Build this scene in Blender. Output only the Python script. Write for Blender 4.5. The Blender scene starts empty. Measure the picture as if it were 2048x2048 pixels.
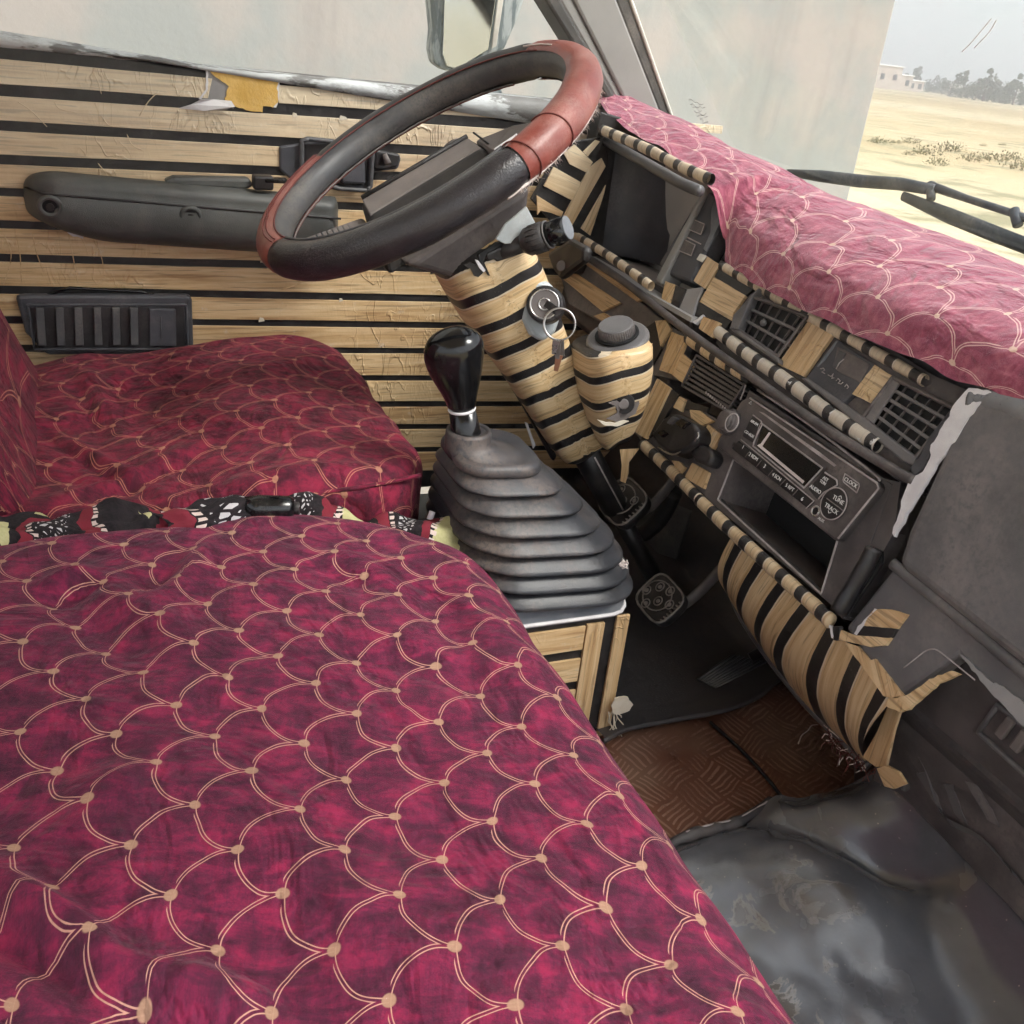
import bpy, bmesh, math, random
from mathutils import Vector, Matrix, noise

# ------------------------------------------------------------------ camera, sky, sun, exposure
sc = bpy.context.scene
COL = sc.collection
cam_d = bpy.data.cameras.new('camera')
cam_d.sensor_width = 36.0
cam_d.lens = 36.0
cam_d.clip_start = 0.02
cam_d.clip_end = 6000.0
cam = bpy.data.objects.new('camera', cam_d)
COL.objects.link(cam)
cam.matrix_world = Matrix([[0.372942, -0.446419, 0.813403, 1.45], [0.922278, 0.082384, -0.377646, -0.1], [0.101577, 0.891024, 0.442446, 0.75], [0, 0, 0, 1]])
sc.camera = cam

SUN_EL, SUN_AZ = math.radians(52), math.radians(48)      # azimuth measured from +Y (forward) towards +X (passenger side)
world = bpy.data.worlds.new('World')
sc.world = world
world.use_nodes = True
wn = world.node_tree.nodes
wl = world.node_tree.links
sky = wn.new('ShaderNodeTexSky')
sky.sky_type = 'NISHITA'
sky.sun_disc = False
sky.sun_elevation = SUN_EL
sky.sun_rotation = SUN_AZ
sky.air_density = 1.0
sky.dust_density = 1.6
sky.ozone_density = 0.6
bg = wn['Background']
hsv = wn.new('ShaderNodeHueSaturation')
hsv.inputs['Saturation'].default_value = 0.22
# the sky is carried on just below the level horizon, because the field falls away from the van
wtc = wn.new('ShaderNodeTexCoord')
wsep = wn.new('ShaderNodeSeparateXYZ'); wl.new(wtc.outputs['Generated'], wsep.inputs[0])
wmx = wn.new('ShaderNodeMath'); wmx.operation = 'MAXIMUM'; wmx.inputs[1].default_value = 0.14; wl.new(wsep.outputs[2], wmx.inputs[0])
wcmb = wn.new('ShaderNodeCombineXYZ')
wl.new(wsep.outputs[0], wcmb.inputs[0]); wl.new(wsep.outputs[1], wcmb.inputs[1]); wl.new(wmx.outputs[0], wcmb.inputs[2])
wl.new(wcmb.outputs[0], sky.inputs['Vector'])
wl.new(sky.outputs[0], hsv.inputs['Color'])
wl.new(hsv.outputs[0], bg.inputs['Color'])
bg.inputs['Strength'].default_value = 0.15
sun_d = bpy.data.lights.new('sun', 'SUN')
sun_d.energy = 1.5
sun_d.angle = math.radians(18)
sun_d.color = (1.0, 0.95, 0.88)
sun = bpy.data.objects.new('sun', sun_d)
COL.objects.link(sun)
sdir = Vector((math.sin(SUN_AZ) * math.cos(SUN_EL), math.cos(SUN_AZ) * math.cos(SUN_EL), math.sin(SUN_EL)))
sun.rotation_euler = sdir.to_track_quat('Z', 'Y').to_euler()
sun.location = (3, 4, 6)
sc.view_settings.view_transform = 'Standard'
sc.view_settings.look = 'None'
sc.view_settings.exposure = 1.22
sc.view_settings.gamma = 1.0
sc.view_settings.use_curve_mapping = False
sc.render.engine = 'CYCLES'
sc.cycles.use_denoising = True
sc.cycles.use_light_tree = False
sc.cycles.use_adaptive_sampling = True
sc.cycles.adaptive_threshold = 0.035
sc.cycles.adaptive_min_samples = 12
sc.cycles.max_bounces = 5
sc.cycles.transparent_max_bounces = 8
sc.cycles.sample_clamp_indirect = 6.0
sc.render.film_transparent = False

random.seed(11)

# ------------------------------------------------------------------ object helpers
def finish(name, me, mat, parent=None, smooth=True, bevel=0, seg=2, sub=0, solid=0):
    o = bpy.data.objects.new(name, me)
    COL.objects.link(o)
    if mat is not None:
        me.materials.append(mat)
    for p in me.polygons:
        p.use_smooth = smooth
    if parent is not None:
        o.parent = parent
        if parent.type == 'EMPTY':
            o.matrix_parent_inverse = Matrix.Translation(-parent.location)
    if solid:
        md = o.modifiers.new('solid', 'SOLIDIFY'); md.thickness = solid; md.offset = -1
    if bevel:
        md = o.modifiers.new('bevel', 'BEVEL'); md.width = bevel; md.segments = seg
        md.limit_method = 'ANGLE'; md.angle_limit = math.radians(35)
        md.harden_normals = False
    if sub:
        md = o.modifiers.new('sub', 'SUBSURF'); md.levels = sub; md.render_levels = sub
    return o

def mesh(name, verts, faces, mat, parent=None, uvs=None, **kw):
    me = bpy.data.meshes.new(name)
    me.from_pydata([tuple(v) for v in verts], [], faces)
    if uvs is not None:
        l = me.uv_layers.new(name='UVMap')
        for lp in me.loops:
            l.data[lp.index].uv = uvs[lp.vertex_index]
    me.update()
    return finish(name, me, mat, parent, **kw)

def thing(name, label, cat, loc=(0, 0, 0), group=None):
    o = bpy.data.objects.new(name, None)
    COL.objects.link(o)
    o.empty_display_size = 0.05
    o.location = loc
    return tag(o, label, cat, group)

def tag(o, label=None, cat=None, group=None, kind=None):
    if label: o['label'] = label
    if cat: o['category'] = cat
    if group: o['group'] = group
    if kind: o['kind'] = kind
    return o

def frame(pts, xdir=None):
    """origin, x, y, n of a flat polygon; n looks towards the viewer's side of the cab"""
    P = [Vector(p) for p in pts]
    n = Vector((0, 0, 0))
    for i in range(len(P)):
        a, b = P[i], P[(i + 1) % len(P)]
        n += a.cross(b)
    n.normalize()
    x = Vector(xdir) if xdir is not None else (P[1] - P[0])
    x = (x - n * x.dot(n)).normalized()
    return P[0], x, n.cross(x), n

INSIDE = Vector((1.2, -0.3, 0.8))
def ragged(pts, amp, step=.004, seed=1):
    """torn outline: edges broken up and pushed about in their plane"""
    P = [Vector(p) for p in pts]
    o0, x, y, n = frame(pts)
    out = []
    rr = random.Random(seed + len(pts))
    for i in range(len(P)):
        a, b = P[i], P[(i + 1) % len(P)]
        m = max(1, int((b - a).length / step))
        for k in range(m):
            p = a.lerp(b, k / m)
            w = amp * (nz(p.x * 160, p.y * 160, p.z * 160) + .6 * rr.uniform(-1, 1))
            out.append(p + (x * w if k % 2 else y * w))
    return out

def slab(name, pts, depth, mat, parent=None, xdir=(1, 0, 0), proud=0.0, bevel=0.0015, uvo=(0, 0), rag=0.0, **kw):
    """flat outlined panel with thickness: front face on the given points (moved 'proud' to the inside), extruded back by depth"""
    if rag:
        pts = ragged(pts, rag)
    o0, x, y, n = frame(pts, xdir)
    if n.dot(INSIDE - o0) < 0:
        n = -n
        y = n.cross(x)
    P = [Vector(p) + n * proud for p in pts]
    m = len(P)
    V = P + [p - n * depth for p in P]
    nn = sum(((P[i] - P[0]).cross(P[(i + 1) % m] - P[0]) for i in range(m)), Vector())
    f = list(range(m))
    if nn.dot(n) < 0:
        f = f[::-1]
    F = [f, [i + m for i in f[::-1]]]
    for i in range(m):
        a, b = f[i], f[(i + 1) % m]
        F.append([a, a + m, b + m, b])
    uv = [((v - o0).dot(x) + uvo[0], (v - o0).dot(y) + uvo[1]) for v in V]
    return mesh(name, V, F, mat, parent, uvs=uv, smooth=False, bevel=bevel, **kw)

def box(name, c, s, mat, parent=None, rot=None, bevel=0.002, taper=1.0, **kw):
    V = []
    for dz in (-.5, .5):
        t = taper if dz > 0 else 1.0
        for dx, dy in ((-.5, -.5), (.5, -.5), (.5, .5), (-.5, .5)):
            V.append(Vector((dx * s[0] * t, dy * s[1] * t, dz * s[2])))
    uv = [(v.x, v.y + v.z) for v in V]
    if rot is not None:
        V = [rot @ v for v in V]
    V = [v + Vector(c) for v in V]
    F = [[3, 2, 1, 0], [4, 5, 6, 7], [0, 1, 5, 4], [1, 2, 6, 5], [2, 3, 7, 6], [3, 0, 4, 7]]
    return mesh(name, V, F, mat, parent, uvs=uv, smooth=False, bevel=bevel, **kw)

def axes(d, up=(0, 0, 1)):
    d = Vector(d).normalized()
    u = Vector(up)
    if abs(d.dot(u)) > .97:
        u = Vector((0, 1, 0))
    a = d.cross(u).normalized()
    return d, a, a.cross(d)

def smooth_path(P, n):
    """Catmull-Rom through P"""
    P = [Vector(p) for p in P]
    Q = [2 * P[0] - P[1]] + P + [2 * P[-1] - P[-2]]
    out = []
    for i in range(1, len(Q) - 2):
        for k in range(n):
            t = k / n
            a, b, c, d = Q[i - 1], Q[i], Q[i + 1], Q[i + 2]
            out.append(0.5 * ((2 * b) + (c - a) * t + (2 * a - 5 * b + 4 * c - d) * t * t + (3 * b - a - 3 * c + d) * t ** 3))
    out.append(P[-1])
    return out

def tube(name, path, r, mat, parent=None, seg=12, cap=True, closed=False, up=(0, 0, 1), sx=1.0, **kw):
    """tube along a path; r is a number or one per point; sx squashes it sideways"""
    P = [Vector(p) for p in path]
    n = len(P)
    rs = r if isinstance(r, (list, tuple)) else [r] * n
    V, F, UV = [], [], []
    L = 0
    for i in range(n):
        if closed:
            d = P[(i + 1) % n] - P[i - 1]
        else:
            d = P[min(i + 1, n - 1)] - P[max(i - 1, 0)]
        if i: L += (P[i] - P[i - 1]).length
        d, a, b = axes(d, up)
        for k in range(seg):
            t = 2 * math.pi * k / seg
            V.append(P[i] + (a * math.cos(t) * sx + b * math.sin(t)) * rs[i])
            UV.append((k / seg * 2 * math.pi * rs[i], L))
    m = n if closed else n - 1
    for i in range(m):
        for k in range(seg):
            F.append([i * seg + k, i * seg + (k + 1) % seg, ((i + 1) % n) * seg + (k + 1) % seg, ((i + 1) % n) * seg + k])
    if cap and not closed:
        F.append(list(range(seg))[::-1])
        F.append([(n - 1) * seg + k for k in range(seg)])
    return mesh(name, V, F, mat, parent, uvs=UV, **kw)

def loft(name, rings, mat, parent=None, cap=True, uvs=None, closed=True, **kw):
    """skin through rings of equal length"""
    n, m = len(rings), len(rings[0])
    V = [Vector(p) for r in rings for p in r]
    F = []
    for i in range(n - 1):
        for k in range(m if closed else m - 1):
            F.append([i * m + k, i * m + (k + 1) % m, (i + 1) * m + (k + 1) % m, (i + 1) * m + k])
    if cap and closed:
        F.append(list(range(m))[::-1])
        F.append([(n - 1) * m + k for k in range(m)])
    if uvs is None:
        uvs = []
        L = 0
        for i in range(n):
            c = sum((Vector(p) for p in rings[i]), Vector()) / m
            if i:
                L += (c - pc).length
            pc = c
            s = 0
            for k in range(m):
                if k: s += (Vector(rings[i][k]) - Vector(rings[i][k - 1])).length
                uvs.append((s, L))
    return mesh(name, V, F, mat, parent, uvs=uvs, **kw)

def surf(name, fn, nu, nv, mat, parent=None, uvf=None, **kw):
    """grid surface: fn(a, b) -> point for a, b in 0..1"""
    V, UV, F = [], [], []
    for j in range(nv + 1):
        for i in range(nu + 1):
            a, b = i / nu, j / nv
            V.append(fn(a, b))
            UV.append(uvf(a, b) if uvf else (a, b))
    for j in range(nv):
        for i in range(nu):
            k = j * (nu + 1) + i
            F.append([k, k + 1, k + nu + 2, k + nu + 1])
    return mesh(name, V, F, mat, parent, uvs=UV, **kw)

def disc(name, c, n, r, h, mat, parent=None, seg=28, r2=None, bevel=0.001, **kw):
    """short cylinder: base centre c, axis n, height h"""
    d, a, b = axes(n)
    r2 = r if r2 is None else r2
    c = Vector(c)
    A = [c + (a * math.cos(2 * math.pi * k / seg) + b * math.sin(2 * math.pi * k / seg)) * r for k in range(seg)]
    B = [c + d * h + (a * math.cos(2 * math.pi * k / seg) + b * math.sin(2 * math.pi * k / seg)) * r2 for k in range(seg)]
    o = loft(name, [A, B], mat, parent, smooth=False, bevel=bevel, **kw)
    return o

def ring(name, c, n, R, r, mat, parent=None, seg=40, ms=8, **kw):
    d, a, b = axes(n)
    c = Vector(c)
    P = [c + (a * math.cos(2 * math.pi * k / seg) + b * math.sin(2 * math.pi * k / seg)) * R for k in range(seg)]
    return tube(name, P, r, mat, parent, seg=ms, closed=True, up=d, **kw)

def outline(name, pts, r, mat, parent=None, proud=0.0, seg=6, closed=True):
    """thin raised line round an outline"""
    o0, x, y, n = frame(pts)
    if n.dot(INSIDE - o0) < 0: n = -n
    P = [Vector(p) + n * proud for p in pts]
    Q = []
    m = len(P)
    for i in range(m if closed else m - 1):
        a, b = P[i], P[(i + 1) % m]
        for t in (0, .04, .5, .96):
            Q.append(a.lerp(b, t))
    if not closed: Q.append(P[-1])
    return tube(name, Q, r, mat, parent, seg=seg, closed=closed, up=n)

def text(name, s, at, xdir, ydir, size, mat, parent=None, depth=0.0002):
    """flat printed lettering as a mesh"""
    cu = bpy.data.curves.new(name, 'FONT')
    cu.body = s
    cu.size = size
    cu.align_x = 'CENTER'
    cu.align_y = 'CENTER'
    cu.extrude = depth
    t = bpy.data.objects.new(name, cu)
    COL.objects.link(t)
    bpy.context.view_layer.update()
    me = bpy.data.meshes.new_from_object(t.evaluated_get(bpy.context.evaluated_depsgraph_get()))
    bpy.data.objects.remove(t)
    x = Vector(xdir).normalized()
    n = x.cross(Vector(ydir)).normalized()
    y = n.cross(x)
    M = Matrix((x, y, n)).transposed().to_4x4()
    M.translation = Vector(at)
    me.transform(M)
    me.materials.clear()
    return finish(name, me, mat, parent, smooth=False)

def nz(x, y=0, z=0):
    return noise.noise(Vector((x, y, z)))


# ------------------------------------------------------------------ materials
class NT:
    def __init__(self, name):
        self.m = bpy.data.materials.new(name)
        self.m.use_nodes = True
        self.t = self.m.node_tree
        self.n = self.t.nodes
        self.b = self.n['Principled BSDF']
    def link(self, a, b): self.t.links.new(a, b)
    def val(self, sock, v):
        if hasattr(v, 'is_output'): self.link(v, sock)
        elif isinstance(v, (tuple, list)) and len(v) == 3 and sock.type == 'RGBA': sock.default_value = (*v, 1)
        else: sock.default_value = v
    def math(self, op, a, b=0.0, c=None, clamp=False):
        x = self.n.new('ShaderNodeMath'); x.operation = op; x.use_clamp = clamp
        self.val(x.inputs[0], a); self.val(x.inputs[1], b)
        if c is not None: self.val(x.inputs[2], c)
        return x.outputs[0]
    def mix(self, f, a, b, mode='MIX'):
        x = self.n.new('ShaderNodeMix'); x.data_type = 'RGBA'; x.blend_type = mode
        self.val(x.inputs['Factor'], f); self.val(x.inputs[6], a); self.val(x.inputs[7], b)
        return x.outputs[2]
    def coord(self, kind='Object'):
        return self.n.new('ShaderNodeTexCoord').outputs[kind]
    def mapping(self, v, scale=(1, 1, 1), loc=(0, 0, 0), rot=(0, 0, 0)):
        x = self.n.new('ShaderNodeMapping')
        self.link(v, x.inputs['Vector'])
        x.inputs['Scale'].default_value = scale; x.inputs['Location'].default_value = loc; x.inputs['Rotation'].default_value = rot
        return x.outputs[0]
    def noise(self, v, scale, detail=4, rough=.55, dist=0, out=0):
        x = self.n.new('ShaderNodeTexNoise')
        self.link(v, x.inputs['Vector'])
        x.inputs['Scale'].default_value = scale; x.inputs['Detail'].default_value = detail
        x.inputs['Roughness'].default_value = rough; x.inputs['Distortion'].default_value = dist
        return x.outputs[out]
    def voro(self, v, scale, feature='F1', out='Distance', rnd=1.0):
        x = self.n.new('ShaderNodeTexVoronoi'); x.feature = feature
        self.link(v, x.inputs['Vector'])
        x.inputs['Scale'].default_value = scale; x.inputs['Randomness'].default_value = rnd
        return x.outputs[out]
    def ramp(self, f, stops, interp='LINEAR'):
        x = self.n.new('ShaderNodeValToRGB'); x.color_ramp.interpolation = interp
        self.link(f, x.inputs[0])
        e = x.color_ramp.elements
        while len(e) < len(stops): e.new(0.5)
        for i, (p, c) in enumerate(stops):
            e[i].position = p
            e[i].color = (*c, 1) if isinstance(c, (tuple, list)) else (c, c, c, 1)
        return x.outputs[0]
    def step(self, f, lo, hi):
        x = self.n.new('ShaderNodeMapRange'); x.interpolation_type = 'SMOOTHSTEP'
        self.link(f, x.inputs[0]); x.inputs[1].default_value = lo; x.inputs[2].default_value = hi
        return x.outputs[0]
    def bump(self, h, strength=.3, dist=.001, prev=None):
        x = self.n.new('ShaderNodeBump')
        self.link(h, x.inputs['Height']); x.inputs['Strength'].default_value = strength; x.inputs['Distance'].default_value = dist
        if prev is not None: self.link(prev, x.inputs['Normal'])
        return x.outputs[0]
    def out(self, col=None, rough=None, normal=None, **kw):
        if col is not None: self.val(self.b.inputs['Base Color'], col)
        if rough is not None: self.val(self.b.inputs['Roughness'], rough)
        if normal is not None: self.link(normal, self.b.inputs['Normal'])
        for k, v in kw.items():
            self.val(self.b.inputs[k.replace('_', ' ')], v)
        return self.m

def plain(name, c, c2=None, scale=20, rough=.5, bump=.15, bscale=400, bdist=.0006, dust=None, damt=.5, dscale=14, stretch=(1, 1, 1), lo=.35, hi=.65, rvar=.12, **kw):
    """worn plastic, rubber, metal or paint: two tones, fine relief and a patchy layer of dust"""
    t = NT(name)
    v = t.mapping(t.coord(), stretch)
    n1 = t.noise(v, scale, 5, .6)
    col = t.mix(t.step(n1, lo, hi), c, c2 or tuple(min(1, x * 1.35) for x in c))
    r = t.math('ADD', t.math('MULTIPLY', t.math('SUBTRACT', n1, .5), rvar * 2), rough)
    if dust:
        n2 = t.noise(v, dscale, 8, .68, .4)
        f = t.math('MULTIPLY', t.step(n2, .42, .72), damt)
        n3 = t.noise(v, dscale * 22, 3, .7)
        f = t.math('MULTIPLY', f, t.step(n3, .25, .6))
        col = t.mix(f, col, dust)
        r = t.math('ADD', r, t.math('MULTIPLY', f, .3), clamp=True)
    nrm = None
    if bump:
        nrm = t.bump(t.noise(v, bscale, 3, .6), bump, bdist)
    return t.out(col, r, nrm, **kw)

WOOD_LO, WOOD_MID, WOOD_HI = (.36, .205, .095), (.62, .43, .225), (.76, .59, .36)
def wood_colour(t, uv, vary=True):
    m = t.mapping(uv, (9, 160, 1))
    g = t.noise(m, 1.0, 6, .6, .6)
    g2 = t.noise(t.mapping(uv, (3, 55, 1)), 1.0, 3, .5, 1.2)
    f = t.math('ADD', t.math('MULTIPLY', g, .6), t.math('MULTIPLY', g2, .4))
    col = t.ramp(f, [(.33, WOOD_LO), (.45, WOOD_MID), (.62, WOOD_HI)])
    thin = t.step(t.noise(t.mapping(uv, (12, 330, 1)), 1.0, 2, .5, .8), .56, .66)
    col = t.mix(t.math('MULTIPLY', thin, .50), col, (.19, .115, .06))
    if vary:
        oi = t.n.new('ShaderNodeObjectInfo').outputs['Random']
        col = t.mix(t.math('MULTIPLY', oi, .45), col, t.mix(.5, col, (.62, .36, .19), 'MULTIPLY'))
    return col

def wood_vinyl(name, wr=.75):
    """printed wood-grain adhesive film: satin, creased"""
    t = NT(name)
    uv = t.coord('UV')
    col = wood_colour(t, uv)
    o = t.coord()
    # window glare painted into the film colour, paler with height
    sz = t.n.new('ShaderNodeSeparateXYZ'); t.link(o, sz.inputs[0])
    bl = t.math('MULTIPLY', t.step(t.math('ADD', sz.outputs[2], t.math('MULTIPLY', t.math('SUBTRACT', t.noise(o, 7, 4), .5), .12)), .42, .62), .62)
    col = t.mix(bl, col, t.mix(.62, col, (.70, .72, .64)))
    scuff = t.step(t.noise(o, 38, 8, .75), .58, .70)
    col = t.mix(t.math('MULTIPLY', scuff, .40), col, (.68, .65, .58))
    cr = t.math('ABSOLUTE', t.math('SUBTRACT', t.noise(t.mapping(o, (30, 34, 15), rot=(0.5, 0, 0)), 1.0, 3, .5, .7), .5))
    cr = t.math('SUBTRACT', 1.0, t.step(cr, 0, .035))
    msk = t.step(t.noise(o, 5, 2), .42, .62)
    h = t.math('ADD', t.math('MULTIPLY', t.math('MULTIPLY', cr, msk), .6), t.math('MULTIPLY', t.noise(o, 45, 3), .5))
    return t.out(col, .33, t.bump(h, wr, .003), Specular_IOR_Level=.6)

def striped_vinyl(name, period=.05, duty=.3, phase=0.0, white=0.0, fade=0.0, black=(.022, .020, .021)):
    """the same film where bands of wood and black wrap a curved part: v runs across the bands"""
    t = NT(name)
    uv = t.coord('UV')
    s = t.n.new('ShaderNodeSeparateXYZ'); t.link(uv, s.inputs[0])
    o = t.coord()
    wob = t.math('MULTIPLY', t.math('SUBTRACT', t.noise(o, 18, 2), .5), .10)
    f = t.math('FRACT', t.math('ADD', t.math('ADD', t.math('DIVIDE', s.outputs[1], period), phase), wob))
    wood = wood_colour(t, uv, False)
    edge = t.math('MULTIPLY', t.math('GREATER_THAN', f, duty), t.math('LESS_THAN', f, duty + .05))
    wood = t.mix(t.math('MULTIPLY', edge, .6), wood, (.72, .66, .55))
    if fade:
        wood = t.mix(fade, wood, (.62, .60, .55))
    blk = t.math('LESS_THAN', f, duty)
    sp = t.step(t.noise(o, 420, 2, .5), .67, .72)
    bl = t.mix(t.math('MULTIPLY', sp, .35), black, (.25, .24, .24))
    col = t.mix(blk, wood, bl)
    if white:
        w = t.step(t.noise(o, 55, 6, .65), .70 - white * .2, .72 - white * .2)
        col = t.mix(w, col, (.72, .71, .70))
    cr = t.noise(o, 60, 4, .6)
    return t.out(col, .4, t.bump(cr, .25, .0015), Specular_IOR_Level=.45)

def scale_fabric(name, tones, line=(.60, .31, .23), dot=(.52, .33, .22), W=.065, H=.0295, sheen=.35, tint=(1, .55, .68), lw=.0125):
    """velvet-like furnishing cloth with a fish-scale print: double gold arcs meeting in dots"""
    t = NT(name)
    uv = t.coord('UV')
    s = t.n.new('ShaderNodeSeparateXYZ'); t.link(uv, s.inputs[0])
    wob = t.noise(t.mapping(uv, (14, 14, 1)), 1.0, 2)
    wob2 = t.noise(t.mapping(uv, (14, 14, 1), (5, 3, 0)), 1.0, 2)
    U = t.math('ADD', t.math('DIVIDE', s.outputs[0], W), t.math('MULTIPLY', t.math('SUBTRACT', wob, .5), .30))
    V = t.math('ADD', t.math('DIVIDE', s.outputs[1], H), t.math('MULTIPLY', t.math('SUBTRACT', wob2, .5), .55))
    row = t.math('FLOOR', V)
    tt = t.math('SUBTRACT', V, row)
    par = t.math('FLOORED_MODULO', row, 2.0)
    up = t.math('SUBTRACT', t.math('FRACT', t.math('ADD', U, t.math('MULTIPLY', par, .5))), .5)
    e = t.math('SUBTRACT', t.math('SQRT', t.math('ADD', t.math('MULTIPLY', t.math('MULTIPLY', up, up), 4.0), t.math('MULTIPLY', tt, tt))), 1.0)
    a = t.math('ABSOLUTE', t.math('SUBTRACT', t.math('ABSOLUTE', e), .032))
    line_m = t.math('SUBTRACT', 1.0, t.step(a, lw * .7, lw * 1.5))
    du = t.math('MULTIPLY', t.math('SUBTRACT', t.math('ABSOLUTE', up), .5), W)
    dv = t.math('MULTIPLY', tt, H)
    d1 = t.math('SQRT', t.math('ADD', t.math('MULTIPLY', du, du), t.math('MULTIPLY', dv, dv)))
    du2 = t.math('MULTIPLY', up, W)
    dv2 = t.math('MULTIPLY', t.math('SUBTRACT', tt, 1.0), H)
    d2 = t.math('SQRT', t.math('ADD', t.math('MULTIPLY', du2, du2), t.math('MULTIPLY', dv2, dv2)))
    dm = t.math('SUBTRACT', 1.0, t.step(t.math('MINIMUM', d1, d2), .0030, .0040))
    o = t.coord()
    n1 = t.noise(t.mapping(uv, (70, 30, 1), rot=(0, 0, .9)), 1.0, 9, .70, .5)
    n2 = t.noise(t.mapping(uv, (34, 60, 1), rot=(0, 0, .4)), 1.0, 5, .6, .4)
    n3 = t.noise(t.mapping(uv, (300, 900, 1)), 1.0, 2, .6)
    f = t.math('ADD', t.math('MULTIPLY', n1, .62), t.math('MULTIPLY', n2, .38))
    f = t.math('ADD', f, t.math('MULTIPLY', t.math('SUBTRACT', n3, .5), .10))
    base = t.ramp(f, [(.38, tones[0]), (.47, tones[1]), (.53, tones[2]), (.62, tones[3])])
    wear = t.step(t.noise(uv, 160, 3, .6), .22, .5)
    lc = t.mix(t.noise(uv, 60, 3), line, tuple(min(1, x * 1.3) for x in line))
    col = t.mix(t.math('MULTIPLY', line_m, t.math('ADD', .55, t.math('MULTIPLY', wear, .4))), base, lc)
    col = t.mix(t.math('MULTIPLY', dm, .9), col, t.mix(t.noise(uv, 500, 2), dot, tuple(min(1, x * 1.25) for x in dot)))
    lint = t.step(t.voro(uv, 90), .0, .018)
    col = t.mix(t.math('SUBTRACT', 1.0, lint), col, (.75, .66, .66))
    wv = t.n.new('ShaderNodeTexChecker'); wv.inputs['Scale'].default_value = 1.0
    t.link(t.mapping(uv, (900, 900, 1)), wv.inputs['Vector'])
    h = t.math('ADD', t.math('MULTIPLY', t.noise(uv, 700, 3, .6), .8), t.math('MULTIPLY', wv.outputs['Fac'], .3))
    nrm = t.bump(h, .45, .0009)
    rid = t.math('ABSOLUTE', t.math('SUBTRACT', t.noise(t.mapping(o, (9, 14, 9), rot=(0, 0, .5)), 1.0, 4, .55, .6), .5))
    nrm = t.bump(t.math('ADD', t.math('MULTIPLY', t.step(rid, 0, .12), .6), t.math('MULTIPLY', t.noise(o, 24, 5, .6), .9)), .6, .008, nrm)
    return t.out(col, .82, nrm, Sheen_Weight=sheen, Sheen_Roughness=.45, Sheen_Tint=(*tint, 1), Specular_IOR_Level=.25)

M = {}
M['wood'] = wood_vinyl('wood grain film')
M['black_film'] = plain('black film', (.011, .010, .011), (.022, .020, .020), 30, .40, .25, 60, .002, dust=(.22, .20, .19), damt=.12, dscale=25)
M['fabric'] = scale_fabric('maroon scale cloth', [(.045, .009, .0225), (.087, .0105, .034), (.150, .012, .046), (.265, .015, .061)], line=(.46, .245, .185), dot=(.34, .205, .135), sheen=.12, lw=.0095)
M['fabric_red'] = scale_fabric('red maroon scale cloth', [(.048, .008, .016), (.095, .0105, .027), (.165, .0125, .036), (.255, .016, .047)], line=(.40, .155, .11), dot=(.36, .17, .11), tint=(1, .5, .5), sheen=.12, lw=.010, W=.074, H=.0335)  # same cloth as the passenger seat, with the redder light painted in
M['fabric_sunlit'] = scale_fabric('sunlit pink scale cloth', [(.22, .046, .085), (.29, .064, .110), (.37, .094, .145), (.47, .145, .195)], line=(.66, .43, .40), dot=(.64, .46, .36), sheen=.55, tint=(1, .84, .88), lw=.012, W=.085, H=.042)  # same cloth again, bright daylight on the dash painted in as paler pink
M['lining'] = plain('white lining', (.6, .57, .62), rough=.8)
M['dash'] = plain('dash plastic', (.068, .060, .060), (.112, .098, .097), 16, .44, .35, 900, .0006, dust=(.34, .29, .27), damt=.45, dscale=9)
M['dash_light'] = plain('grey dash plastic', (.098, .096, .100), (.140, .134, .136), 9, .42, .4, 1100, .0006, dust=(.36, .31, .29), damt=.40, dscale=7)
M['dash_blue'] = plain('blue grey plastic', (.10, .115, .135), (.16, .175, .20), 12, .35, .15, 700, .0004, dust=(.4, .38, .36), damt=.3)
M['dark'] = plain('black plastic', (.012, .0115, .013), (.022, .020, .021), 30, .42, .12, 700, dust=(.2, .17, .16), damt=.22)
M['pit'] = plain('unlit recess', (.006, .006, .007), rough=.7, bump=0)  # near-black colour stands in for shade inside pockets and holes
M['gloss_black'] = plain('polished black', (.004, .004, .005), (.006, .006, .007), 20, .16, .02, 300, dust=(.2, .19, .18), damt=.10, dscale=30, rvar=.06)
M['armrest'] = plain('green grey moulding', (.060, .063, .061), (.090, .094, .090), 10, .46, .45, 800, .0007, dust=(.22, .19, .17), damt=.28)
M['trim_blue'] = plain('slate moulding', (.042, .043, .052), (.064, .065, .076), 12, .46, .3, 700, .0006, dust=(.25, .23, .23), damt=.25)
M['rubber'] = plain('dusty rubber', (.026, .028, .034), (.046, .049, .058), 14, .42, .3, 500, .0008, dust=(.25, .185, .15), damt=.45, dscale=9)
M['mat_rubber'] = plain('black floor vinyl', (.030, .031, .036), (.050, .052, .058), 5, .44, .35, 260, .0009, dust=(.23, .19, .165), damt=.55, dscale=6, lo=.3, hi=.7)
M['mat_dark'] = plain('dark floor mat', (.040, .038, .042), (.066, .060, .060), 6, .50, .3, 300, .001, dust=(.13, .10, .085), damt=.55, dscale=7)
M['leather_black'] = plain('black leather', (.010, .010, .012), (.018, .017, .019), 40, .40, .3, 900, .0006, dust=(.2, .17, .15), damt=.15)
M['grey_vinyl'] = plain('grey vinyl', (.055, .056, .062), (.085, .085, .09), 20, .5, .3, 600, .0006, dust=(.3, .26, .22), damt=.35)
M['hub'] = plain('brown grey hub plastic', (.135, .118, .115), (.18, .158, .15), 14, .55, .25, 800, .0005, dust=(.3, .25, .22), damt=.4)
M['hub_side'] = plain('hub side plastic', (.016, .015, .016), (.026, .024, .025), 14, .5, .2, 800, dust=(.22, .19, .17), damt=.2)
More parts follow.
